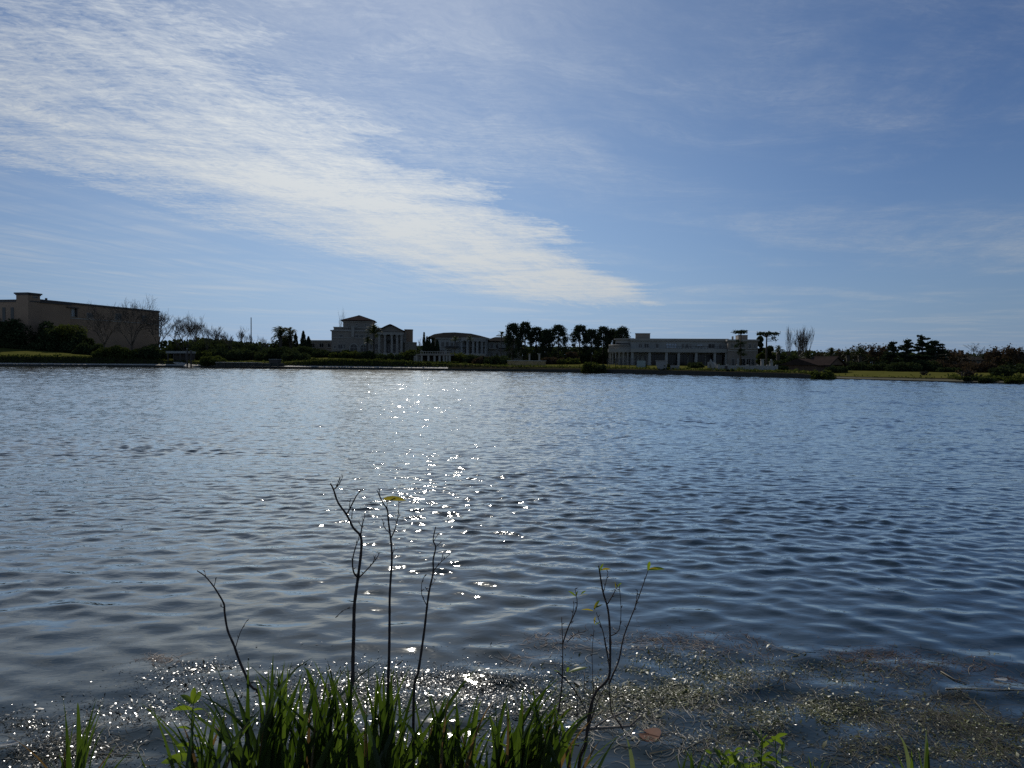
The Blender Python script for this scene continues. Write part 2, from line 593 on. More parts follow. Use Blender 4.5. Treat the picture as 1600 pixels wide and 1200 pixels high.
def build_near_bank():
    xs = np.concatenate([np.linspace(-300, -12, 14), np.linspace(-11.5, 11.5, 116), np.linspace(12, 300, 14)])
    ys = np.concatenate([np.linspace(-4000, -8, 10), np.linspace(-7, 1.5, 12), np.linspace(1.7, 4.6, 30)])
    co = [(x, y, near_z(x, y)) for y in ys for x in xs]
    n = len(xs)
    i = np.arange(len(ys) - 1)[:, None] * n + np.arange(n - 1)[None]
    f = np.stack([i, i + 1, i + n + 1, i + n], -1).reshape(-1, 4)
    tag(link('ground', np_mesh('ground', co, f, [MUD], True)), None, None, None, 'structure')


build_near_bank()

# ------------------------------------------------------------------ plants of the far shore: builders
LEAF_DARK = foliage('dark_evergreen_leaf', (0.055, 0.070, 0.033), (0.022, 0.031, 0.017), 0.5, 0.2, 0.85, 0.0)
LEAF_MID = foliage('mid_green_leaf', (0.072, 0.085, 0.028), (0.036, 0.046, 0.016), 0.5, 0.3, 0.85, 0.0)
LEAF_BROWN = foliage('brown_winter_leaf', (0.070, 0.052, 0.038), (0.040, 0.032, 0.024), 0.5, 0.25, 0.85, 0.0, tint=(1.1, 1.0, 0.7))
NEEDLE = foliage('conifer_needle', (0.046, 0.060, 0.034), (0.019, 0.029, 0.019), 0.6, 0.12, 0.85, 0.0)
PALMLEAF = foliage('palm_leaf', (0.060, 0.072, 0.026), (0.035, 0.045, 0.018), 0.6, 0.25, 0.6, 0.12)
BARK = surface('grey_bark', (0.085, 0.070, 0.055), (0.045, 0.038, 0.030), 3.0, 0.9, 0.5)
BARK_PALE = surface('pale_winter_bark', (0.15, 0.125, 0.10), (0.085, 0.072, 0.058), 3.0, 0.9, 0.3)


def leaf_quads(pts, size, rng, flat=0.0, aspect=1.0):
    """a randomly turned quad at every point"""
    n = len(pts)
    a = rng.normal(size=(n, 3)); a[:, 2] *= (1 - flat)
    a /= np.linalg.norm(a, axis=1, keepdims=True)
    b = np.cross(a, rng.normal(size=(n, 3)) * np.array([1, 1, 1 - flat]) + 1e-3)
    b /= np.linalg.norm(b, axis=1, keepdims=True)
    s = size * rng.uniform(0.55, 1.35, (n, 1))
    a = a * s * aspect; b = b * s
    co = np.stack([pts - a - b * .5, pts + a * .4 - b, pts + a + b * .5, pts - a * .4 + b], 1).reshape(-1, 3)
    return co, np.arange(4 * n).reshape(-1, 4)


def leaf_mesh(name, pts, size, mat, rng, flat=0.0, aspect=1.0):
    co, f = leaf_quads(np.asarray(pts, float), size, rng, flat, aspect)
    return np_mesh(name, co, f, [mat])


def blob_points(rng, n, lobes):
    """points in and mostly near the skin of several lobes (centre, radii)"""
    wts = np.array([l[1][0] * l[1][2] for l in lobes]); wts = wts / wts.sum()
    k = rng.choice(len(lobes), n, p=wts)
    d = rng.normal(size=(n, 3)); d /= np.linalg.norm(d, axis=1, keepdims=True)
    r = rng.uniform(0.35, 1.0, (n, 1)) ** 0.5
    c = np.array([l[0] for l in lobes])[k]; s = np.array([l[1] for l in lobes])[k]
    return c + d * r * s * rng.uniform(0.85, 1.12, (n, 1))


def bush_lobes(rng, wdt, h, dep, n=9, base=0.0):
    out = []
    for i in range(n):
        x = rng.uniform(-0.42, 0.42) * wdt
        hh = h * rng.uniform(0.55, 0.98) * (1 - 0.45 * (abs(x) / (0.5 * wdt)) ** 2)
        r = rng.uniform(0.20, 0.34) * min(wdt, 1.6 * h)
        out.append(((x, rng.uniform(-0.3, 0.3) * dep, base + max(hh - r, r * 0.6)), (r, r, r * 0.95)))
        out.append(((x, rng.uniform(-0.3, 0.3) * dep, base + hh * 0.35), (r * 1.15, r, hh * 0.38)))
    return out


def put(px, Y):
    p = gp(px, Y)
    return (p.x, p.y, p.z)


def height(px, py, Y):
    """height above the ground of a tip seen at a pixel"""
    return at(px, py, Y).z - gp(px, Y).z


def m_per_px(Y):
    return Y / FPX


def bush(px, pytop, wpx, Y, label, mat=None, name='bush', cat='bush', n=None, seed=1, group=None, leaf=0.24, dens=1.0):
    rng = np.random.default_rng(seed)
    h = height(px, pytop, Y); wd = wpx * m_per_px(Y)
    lobes = bush_lobes(rng, wd, h, min(wd, 2.2 * h), n or max(6, int(wd / max(h, 1) * 6)))
    cnt = int(dens * np.clip(420 * wd * h ** 0.6, 1500, 9000))
    leaf *= 0.72
    t = thing(name, label, cat, put(px, Y), 0, group)
    link('foliage', leaf_mesh('foliage', blob_points(rng, cnt, lobes), leaf, mat or LEAF_DARK, rng), t)
    mb = MB()
    for i in range(5):
        a = rng.uniform(-0.3, 0.3) * wd
        mb.tube([(a * .4, 0, -0.15), (a * .7, 0.05, h * .35), (a, 0, h * .7)], [0.09, 0.06, 0.03], 4)
    mb.build('stem', BARK, t)
    return t


def grow(mb, rng, p, d, L, r, depth, spread, up, tips, kids=(2, 4), droop=0.0):
    """recursive bare branches"""
    n = 3
    pts = [p]; rad = [r]
    dd = d.copy()
    for i in range(n):
        dd = (dd + Vector(rng.normal(0, 0.13, 3)) + Vector((0, 0, up * 0.12 - droop * 0.2))).normalized()
        pts.append(pts[-1] + dd * (L / n))
        rad.append(r * (1 - 0.45 * (i + 1) / n))
    mb.tube(pts, rad, 4 if depth > 2 else 3, False)
    tips.append(pts[-1])
    if depth == 0:
        return
    k = int(rng.integers(kids[0], kids[1] + 1))
    for j in range(k):
        f = rng.uniform(0.45, 1.0) if j else 1.0
        seg = min(int(f * n), n - 1)
        q = pts[seg] + (pts[seg + 1] - pts[seg]) * (f * n - seg)
        side = Vector(rng.normal(0, 1, 3)); side -= dd * side.dot(dd); side.normalize()
        nd = (dd + side * spread * rng.uniform(0.6, 1.3) + Vector((0, 0, up * 0.35))).normalized()
        grow(mb, rng, q, nd, L * rng.uniform(0.58, 0.82), max(rad[-1] * rng.uniform(0.6, 0.85), 0.020), depth - 1, spread, up, tips, kids, droop)


def bare_tree(px, pytop, Y, label, seed=1, spread=0.75, up=0.35, depth=5, mat=None, group=None, stems=1, leaves=0, leafmat=None, droop=0.0, thick=1.0, kids=(3, 4), width=None):
    rng = np.random.default_rng(seed)
    h = height(px, pytop, Y)
    t = thing('bare_tree', label, 'tree', put(px, Y), 0, group)
    trunk, br, tips = MB(), MB(), []
    if width and width < 40 and kids == (3, 4):
        kids = (2, 4)
    r0 = 0.019 * h * thick
    for s in range(stems):
        lean = Vector((rng.normal(0, 0.10 + 0.12 * (stems > 1)), rng.normal(0, 0.1), 1)).normalized()
        p0 = Vector((rng.normal(0, 0.25 * (stems > 1)), 0, -0.2))
        th = h * rng.uniform(0.18, 0.28)
        top = p0 + lean * th
        trunk.tube([p0, p0 + lean * th * .5 + Vector(rng.normal(0, .04, 3)), top], [r0 * 1.3, r0 * 1.05, r0 * .9], 7)
        for j in range(int(rng.integers(4, 7))):
            side = Vector((rng.normal(), rng.normal(), 0)).normalized()
            nd = (lean + side * spread * rng.uniform(0.35, 1.0)).normalized()
            grow(br, rng, top - lean * th * rng.uniform(0, 0.35), nd, h * rng.uniform(0.24, 0.32), r0 * .62, depth - 1, spread, up, tips, kids, droop)
    zmax = float(np.percentile([v[2] for v in br.v], 98.5))
    k = h / zmax
    kx = k
    if width:
        xs = [abs(v[0]) for v in br.v]
        kx = 0.5 * width * m_per_px(Y) / np.percentile(xs, 95)
    br.v = [(x * kx, y * kx, z * k) for x, y, z in br.v]
    trunk.v = [(x * kx, y * kx, z * k) for x, y, z in trunk.v]
    trunk.build('trunk', mat or BARK, t, smooth=True)
    br.build('branches', mat or BARK, t)
    if leaves:
        tp = np.array([(v.x * kx, v.y * kx, v.z * k) for v in tips])
        pts = tp[rng.integers(0, len(tp), leaves)] + rng.normal(0, 0.22, (leaves, 3))
        link('crown', leaf_mesh('crown', pts, 0.13, leafmat or LEAF_BROWN, rng), t)
    return t


FROND = None


def frond_mesh():
    """an arching feather leaf of unit length along +x"""
    mb = MB()
    n = 11
    rib = [Vector((0.98 * math.sin(1.45 * s) / math.sin(1.45) * (1 - .12 * s * s), 0, 0.34 * math.sin(s * 2.5) - 0.32 * s * s)) for s in np.linspace(0, 1, n)]
    mb.tube(rib, [0.016 - 0.012 * i / n for i in range(n)], 3, False)
    for i in range(1, n):
        s = i / (n - 1)
        for half in (0, 0.5):
            p = rib[i] if not half else (rib[i] + rib[i - 1]) * 0.5
            d = (rib[i] - rib[i - 1]).normalized()
            L = 0.26 * math.sin(math.pi * min(0.93, 0.16 + 0.8 * s))
            for sg in (-1, 1):
                e = p + Vector((d.x * .55, sg * .75, -0.38 + d.z * .4)).normalized() * L
                wv = d * 0.022
                mb.add([p - wv, p + wv, e + wv * .2], [(0, 1, 2)])
    return mb.mesh('frond', PALMLEAF)


def palm(px, pytop, wpx, Y, label, seed=1, fronds=26, group=None, trunk_r=0.25, slim=False, crown_px=None):
    global FROND
    if FROND is None:
        FROND = frond_mesh()
    rng = np.random.default_rng(seed)
    h = height(px, pytop, Y)
    R = 0.5 * wpx * m_per_px(Y)
    t = thing('palm_tree', label, 'palm tree', put(px, Y), 0, group)
    hc = max(h - R * 0.72, 0.4)
    tr = MB()
    lean = rng.normal(0, 0.02, 2)
    tr.tube([(0, 0, -0.2), (lean[0] * hc, lean[1] * hc, hc * .5), (0, 0, hc)], [trunk_r * 1.15, trunk_r * .9, trunk_r * (1.0 if slim else 1.25)], 8)
    tr.build('trunk', BARK, t, smooth=True)
    for i in range(fronds):
        f = link('frond', FROND, t, (0, 0, hc))
        el = math.radians(rng.uniform(-38, 78))
        f.rotation_euler = (rng.normal(0, 0.25), -el, rng.uniform(0, 2 * math.pi))
        s = R * rng.uniform(0.85, 1.12)
        f.scale = (s, s, s)
    return t


def cypress(px, pytop, wpx, Y, label, seed=1, group=None, mat=None):
    rng = np.random.default_rng(seed)
    h = height(px, pytop, Y); R = 0.5 * wpx * m_per_px(Y)
    n = 1500
    s = rng.uniform(0, 1, n) ** 0.8
    a = rng.uniform(0, 2 * np.pi, n)
    r = R * np.minimum(1, 4.5 * s + 0.25) * np.clip(1 - s, 0, 1) ** 0.62 * rng.uniform(0.55, 1.08, n)
    pts = np.stack([r * np.cos(a), r * np.sin(a), s * h], 1)
    t = thing('cypress_tree', label, 'tree', put(px, Y), 0, group)
    link('crown', leaf_mesh('crown', pts, 0.17, mat or NEEDLE, rng, 0, 0.6), t)
    MB().tube([(0, 0, -0.2), (0, 0, h * .8)], [0.12, 0.03], 6).build('trunk', BARK, t)
    return t


def tufted_conifer(px, pytop, wpx, Y, label, seed=1, group=None):
    """tall conifer with a rounded cone of tufted, drooping branches and gaps low down"""
    rng = np.random.default_rng(seed)
    h = height(px, pytop, Y); R = 0.58 * wpx * m_per_px(Y)
    pts = []
    mb = MB()
    z = h * 0.18
    while z < h * 0.97:
        s = (z / h - 0.18) / 0.82
        rr = R * (0.55 + 0.45 * min(1, s / 0.45)) * (max(0.0, 1 - max(0, (s - 0.50) / 0.50) ** 1.9)) ** 0.55
        k = 6 if s > 0.4 else 5
        a0 = rng.uniform(0, 6.28)
        for j in range(k):
            if s < 0.52 and rng.uniform() < 0.48:
                continue
            a = a0 + j * 2 * math.pi / k + rng.normal(0, 0.2)
            L = rr * rng.uniform(0.75, 1.15) + 0.1
            e = np.array([L * math.cos(a), L * math.sin(a), z - 0.10 * L])
            b = np.array([0, 0, z - 0.05])
            m = b * .45 + e * .55 + np.array([0, 0, 0.08 * L])
            mb.tube([b, m, e], [0.05, 0.035, 0.015], 3, False)
            nt = int(80 + 50 * s)
            tuft = 0.24 + 0.10 * rng.uniform()
            f = rng.uniform(0.70 if s < .5 else .45, 1.0, nt)[:, None]
            q = b * (1 - f) + e * f + rng.normal(0, 1, (nt, 3)) * np.array([tuft, tuft, tuft * .85]) * (0.25 + 0.75 * f)
            pts.append(q)
        z += h * rng.uniform(0.045, 0.07)
    cap = rng.normal(0, 1, (160, 3)) * np.array([R * .22, R * .22, h * .022]) + np.array([0, 0, h * .955])
    pts.append(cap)
    t = thing('tufted_conifer', label, 'tree', put(px, Y), 0, group)
    link('crown', leaf_mesh('crown', np.concatenate(pts), 0.13, NEEDLE, rng, 0, 0.6), t)
    mb.build('branches', BARK, t)
    MB().tube([(0, 0, -0.2), (rng.normal(0, .06), 0, h * .5), (0, 0, h * .97)], [0.2, 0.15, 0.04], 7).build('trunk', BARK, t, smooth=True)
    return t


def cedar(px, pytop, wpx, Y, label, seed=1, group=None, tiers=7, clear=0.2):
    """cedar with flat shelves of foliage"""
    rng = np.random.default_rng(seed)
    h = height(px, pytop, Y); R = 0.5 * wpx * m_per_px(Y)
    pts, mb = [], MB()
    for i in range(tiers):
        s = i / (tiers - 1)
        z0 = h * (clear + (0.965 - clear) * s)
        for j in range(int(8 - 4 * s) + 1):
            z = z0 + rng.normal(0, 0.028) * h
            a = rng.uniform(0, 6.28)
            L = R * (1.5 - 1.08 * s ** 1.15) * rng.uniform(0.40, 1.1)
            e = np.array([L * math.cos(a), L * math.sin(a), z + 0.06 * L + rng.normal(0, .12)])
            b = np.array([0, 0, z - 0.2 * L])
            mb.tube([b, (b + e) / 2 + np.array([0, 0, .1]), e], [0.06, 0.04, 0.015], 3, False)
            nt = int(110 + 90 * L)
            f = rng.uniform(0.25, 1.05, nt)[:, None]
            side = np.array([-math.sin(a), math.cos(a), 0])
            q = b * (1 - f) + e * f + rng.normal(0, 0.30, (nt, 1)) * side * L * .6 * np.sqrt(np.clip(1.1 - f, 0, 1)) + rng.normal(0, 0.09, (nt, 3))
            q[:, 2] = z + 0.05 * L + rng.normal(0, 0.045, nt) + (q[:, 2] - z) * 0.3
            pts.append(q)
    pts.append(rng.normal(0, 1, (60, 3)) * np.array([.25, .25, .2]) + np.array([0, 0, h * .965]))
    t = thing('cedar_tree', label, 'tree', put(px, Y), 0, group)
    link('crown', leaf_mesh('crown', np.concatenate(pts), 0.12, NEEDLE, rng, 0.5, 0.8), t)
    mb.build('branches', BARK, t)
    MB().tube([(0, 0, -0.2), (rng.normal(0, .06), 0, h * .5), (0, 0, h * .97)], [0.22, 0.15, 0.03], 7).build('trunk', BARK, t, smooth=True)
    return t


def leafy_tree(px, pytop, wpx, Y, label, seed=1, mat=None, group=None, clear=0.25, n=3200, leaf=0.2):
    rng = np.random.default_rng(seed)
    h = height(px, pytop, Y); R = 0.5 * wpx * m_per_px(Y)
    lobes = []
    for i in range(11):
        a = rng.uniform(0, 6.28); q = rng.uniform(0, 1)
        z = h * (clear + (0.9 - clear) * rng.uniform(0.15, 1))
        rr = R * (0.72 - 0.42 * abs(z / h - 0.6)) * q
        r = R * rng.uniform(0.30, 0.46)
        lobes.append(((rr * math.cos(a), rr * math.sin(a), min(z, h - r * .9)), (r, r, r * .85)))
    lobes.append(((0, 0, h - R * .38), (R * .42, R * .42, R * .4)))
    t = thing('leafy_tree', label, 'tree', put(px, Y), 0, group)
    link('crown', leaf_mesh('crown', blob_points(rng, n, lobes), leaf, mat or LEAF_DARK, rng), t)
    mb = MB()
    mb.tube([(0, 0, -0.2), (0, 0, h * .35), (0, 0, h * .7)], [0.2, 0.15, 0.05], 6)
    for l in lobes[:7]:
        mb.tube([(0, 0, h * .3), tuple(c * .6 + (0, 0, h * .12)[i] for i, c in enumerate(l[0])), l[0]], [0.09, 0.06, 0.02], 4)
    mb.build('trunk', BARK, t)
    return t

# ------------------------------------------------------------------ buildings of the far shore
STUCCO_TAN = surface('tan_stucco', (0.27, 0.18, 0.12), (0.21, 0.14, 0.095), 0.15, 0.9, 0.15)
STUCCO_CREAM = surface('cream_stucco', (0.24, 0.205, 0.17), (0.185, 0.16, 0.135), 0.2, 0.9, 0.15)
STUCCO_WHITE = surface('white_stucco', (0.30, 0.295, 0.28), (0.23, 0.225, 0.215), 0.2, 0.9, 0.12)
STUCCO_GREY = surface('grey_stucco', (0.28, 0.275, 0.255), (0.215, 0.21, 0.195), 0.2, 0.9, 0.12)
TRIM = surface('trim_paint', (0.30, 0.275, 0.24), (0.235, 0.215, 0.19), 0.6, 0.8)
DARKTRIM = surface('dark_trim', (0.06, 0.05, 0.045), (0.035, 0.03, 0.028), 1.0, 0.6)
ROOF_TILE = surface('roof_tile', (0.05, 0.038, 0.034), (0.03, 0.024, 0.022), 1.4, 1.0, 0.5, 0.0)
ROOF_SLATE = surface('roof_slate', (0.034, 0.033, 0.030), (0.020, 0.020, 0.019), 1.0, 1.0, 0.4, 0.0)
GLASS = surface('window_glass', (0.012, 0.014, 0.018), (0.008, 0.010, 0.012), 0.4, 0.1, 0.0, 0.25)
PALEGLASS = surface('sky_reflection_glass', (0.22, 0.24, 0.27), (0.16, 0.18, 0.20), 0.6, 0.25, 0.0, 0.6)  # sky reflected in the canopied windows, put into the pane colour
PALEPANE = surface('pale_blue_pane', (0.40, 0.43, 0.46), (0.33, 0.36, 0.39), 0.8, 0.6)  # pale blue stands in for the reflection in the big mansion window
BRICK = surface('brown_brick', (0.13, 0.085, 0.06), (0.085, 0.055, 0.04), 1.5, 0.9, 0.4)
FRAME = surface('window_frame_paint', (0.30, 0.28, 0.25), (0.22, 0.2, 0.18), 1.0, 0.6)
RAIL = surface('dark_railing', (0.03, 0.03, 0.032), (0.02, 0.02, 0.02), 1.0, 0.5)


class Site:
    """a facade plane between two image columns at two depths, with local x along it, y away from us, z up"""
    def __init__(self, pl, Yl, pr, Yr, zb=None):
        a, b = at(pl, 560, Yl), at(pr, 560, Yr)
        self.a = Vector((a.x, a.y)); d = Vector((b.x, b.y)) - self.a
        self.L = d.length
        self.u = d / self.L
        self.n = Vector((-self.u.y, self.u.x))
        self.zb = zb if zb is not None else min(gp(pl, Yl).z, gp(pr, Yr).z) - 0.1
        self.loc = (a.x, a.y, self.zb)
        self.rz = math.atan2(self.u.y, self.u.x)

    def p(self, px, py, back=0.0):
        """local x and z of what is seen at a pixel on the plane `back` metres behind the facade"""
        r = ray(px, py)
        o = self.a + self.n * back
        k = (o.dot(self.n)) / (r.x * self.n.x + r.y * self.n.y)
        q = Vector((r.x, r.y)) * k - self.a
        return q.dot(self.u), EYE + r.z * k - self.zb

    def x(self, px, py=560, back=0.0):
        return self.p(px, py, back)[0]

    def z(self, px, py, back=0.0):
        return self.p(px, py, back)[1]

    def thing(self, name, label, cat, group=None):
        return thing(name, label, cat, self.loc, self.rz, group)


def window(parent, s, x0, x1, z0, z1, bars=1, glass=None, back=0.0, frame=None, sill=True, cross=0):
    """a framed window standing 4 cm proud of the wall, glass set in"""
    w_, y = 0.09, back
    f = MB()
    f.box(x0, x0 + w_, y - .07, y + .05, z0, z1).box(x1 - w_, x1, y - .07, y + .05, z0, z1)
    f.box(x0 + w_, x1 - w_, y - .07, y + .05, z0, z0 + w_).box(x0 + w_, x1 - w_, y - .07, y + .05, z1 - w_, z1)
    for i in range(bars):
        xx = x0 + (x1 - x0) * (i + 1) / (bars + 1)
        f.box(xx - .035, xx + .035, y - .055, y + .05, z0 + w_, z1 - w_)
    for i in range(cross):
        zz = z0 + (z1 - z0) * (i + 1) / (cross + 1)
        f.box(x0 + w_, x1 - w_, y - .05, y - .02, zz - .03, zz + .03)
    wo = f.build('window', frame or FRAME, parent)
    MB().box(x0 + w_, x1 - w_, y - .018, y + .03, z0 + w_, z1 - w_).build('pane', glass or GLASS, wo)
    if sill:
        MB().box(x0 - .12, x1 + .12, y - .16, y - .005, z0 - .13, z0 - .004).build('sill', TRIM, wo)
    return wo


def column(parent, x, y, z0, z1, r=0.22, mat=None):
    m = MB()
    m.cyl(x, y, z0 + 0.16, z1 - 0.2, r, r * .86, 10)
    m.box(x - r * 1.35, x + r * 1.35, y - r * 1.35, y + r * 1.35, z0, z0 + 0.16)
    m.box(x - r * 1.3, x + r * 1.3, y - r * 1.3, y + r * 1.3, z1 - 0.2, z1)
    return m.build('column', mat or TRIM, parent)


def balustrade(parent, x0, x1, y, z0, h=0.8, mat=None, step=0.42):
    m = MB()
    m.box(x0, x1, y - .1, y + .1, z0 + h - .12, z0 + h).box(x0, x1, y - .09, y + .09, z0, z0 + .1)
    n = max(2, int((x1 - x0) / step))
    for i in range(n):
        xx = x0 + (x1 - x0) * (i + .5) / n
        m.cyl(xx, y, z0 + .1, z0 + h - .12, .075, .06, 5)
    return m.build('balustrade', mat or TRIM, parent)


def hip(m, x0, x1, y0, y1, z0, z1, over=0.4, inset=None, ridge=None):
    """hipped roof; the ridge runs along x"""
    x0 -= over; x1 += over; y0 -= over; y1 += over
    d = (y1 - y0) / 2
    i = d if inset is None else inset
    rx0, rx1 = (x0 + i, x1 - i) if ridge is None else ridge
    yc = (y0 + y1) / 2
    vs = [(x0, y0, z0), (x1, y0, z0), (x1, y1, z0), (x0, y1, z0), (rx0, yc, z1), (rx1, yc, z1),
          (x0, y0, z0 - .18), (x1, y0, z0 - .18), (x1, y1, z0 - .18), (x0, y1, z0 - .18)]
    return m.add(vs, [(0, 1, 5, 4), (1, 2, 5), (2, 3, 4, 5), (3, 0, 4), (9, 8, 7, 6), (0, 6, 7, 1), (1, 7, 8, 2), (2, 8, 9, 3), (3, 9, 6, 0)])


# ---- long tan mansion, left end of the far shore
def tan_mansion():
    s = Site(62, 185, 249, 227, 2.6)
    t = s.thing('tan_mansion', 'long tan stucco mansion with small roof tower at the left edge of the far shore', 'building')
    H = s.z(62, 467.5)
    MB().box(0, s.L, 0, 16, 0, H - .5).build('wall', STUCCO_TAN, t)
    MB().box(-.25, s.L + .3, -.3, 16.3, H - .497, H - .15).box(-.1, s.L + .1, -.12, 16.1, H - .148, H).build('cornice', DARKTRIM, t)
    # left wing runs back towards the left
    wing = 23
    a = math.radians(17)
    w0 = Vector((s.x(47) - .4, 0))
    dirv = Vector((-math.cos(a + s.rz * 1.0), math.sin(a + s.rz * 1.0)))
    nrm = Vector((-dirv.y, dirv.x)) * -1
    if nrm.x * math.sin(s.rz) + nrm.y * math.cos(s.rz) < 0:      # must point away from the lake
        nrm = -nrm
    p = [w0, w0 + dirv * wing, w0 + dirv * wing + nrm * 12, w0 + nrm * 12]
    pts = [(q.x, q.y) for q in p]
    if sum(pts[i][0] * pts[(i + 1) % 4][1] - pts[(i + 1) % 4][0] * pts[i][1] for i in range(4)) < 0:
        pts = pts[::-1]
    Hw = H - 0.9
    MB().slab(pts, 0, Hw).build('wing_wall', STUCCO_TAN, t)
    c = Vector((sum(q[0] for q in pts) / 4, sum(q[1] for q in pts) / 4))
    big = [tuple(c + (Vector(q) - c) * 1.03) for q in pts]
    MB().slab(big, Hw + .003, Hw + .3).build('wing_cornice', DARKTRIM, t)

    def on_wing(f, out=0.0):
        return w0 + dirv * (wing * f) - nrm * out
    for i, f in enumerate((.07, .20, .32, .46, .62, .80)):
        q0, q1 = on_wing(f, .05), on_wing(f + .045, .05)
        q2, q3 = on_wing(f + .045, -.3), on_wing(f, -.3)
        ring = [tuple(q) for q in (q0, q1, q2, q3)]
        if sum(ring[k][0] * ring[(k + 1) % 4][1] - ring[(k + 1) % 4][0] * ring[k][1] for k in range(4)) < 0:
            ring = ring[::-1]
        MB().slab(ring, Hw - 4.6, Hw - 1.3).build('tall_window', GLASS, t)
        ctr = Vector((sum(r[0] for r in ring) / 4, sum(r[1] for r in ring) / 4))
        MB().slab([tuple(ctr + (Vector(r) - ctr) * 1.25 - nrm * .06) for r in ring], Hw - 4.8, Hw - 4.603).build('sill', TRIM, t)
    # corner tower
    x0, x1 = s.x(43), s.x(62)
    zt = s.z(52, 458)
    MB().box(x0, x1, -.35, 3.2, 0, zt - .35).build('tower', STUCCO_TAN, t)
    MB().box(x0 - .35, x1 + .35, -.7, 3.55, zt - .347, zt).box(x0 - .15, x1 + .15, -.5, 3.35, zt - .6, zt - .35).build('tower_cap', DARKTRIM, t)
    window(t, s, s.x(51), s.x(58), s.z(52, 466), s.z(52, 463), 1, None, -.36, None, False)
    # canopied window and lesser openings
    window(t, s, s.x(104.5), s.x(110.5), s.z(108, 494.5), s.z(108, 482), 1, PALEGLASS)
    window(t, s, s.x(112), s.x(117.5), s.z(114, 494.5), s.z(114, 482), 1, PALEGLASS)
    MB().box(s.x(101), s.x(119.5), -1.1, -.003, s.z(110, 481.5), s.z(110, 480)).build('canopy', DARKTRIM, t)
    MB().box(s.x(118), s.x(119.5), -.5, -.003, s.z(110, 495), s.z(110, 481.7)).build('bracket', DARKTRIM, t)
    window(t, s, s.x(136), s.x(146), s.z(140, 497), s.z(140, 489), 2)
    window(t, s, s.x(180), s.x(190), s.z(185, 500), s.z(185, 490), 2)
    window(t, s, s.x(222), s.x(230), s.z(226, 503), s.z(226, 493), 1)
    MB().box(s.x(64), s.L + .05, -.12, -.003, s.z(120, 498.5), s.z(120, 497)).build('string_course', TRIM, t)
    MB().cyl(s.x(98), 5, H, H + .9, .28, .28, 8).build('roof_vent', DARKTRIM, t)


tan_mansion()


# ---- low wing wall behind the villa
def low_house():
    s = Site(470, 190, 524, 188)
    t = s.thing('low_flat_house', 'low flat-roofed house left of the pedimented villa', 'building')
    H = s.z(500, 531.5)
    MB().box(0, s.L, 0, 9, 0, H - .35).build('wall', STUCCO_CREAM, t)
    MB().box(-.2, s.L + .2, -.2, 9.2, H - .347, H).build('parapet', TRIM, t)
    for a, b in ((486, 492), (499, 506), (512, 517)):
        window(t, s, s.x(a), s.x(b), s.z(a, 543), s.z(a, 536), 1)


low_house()


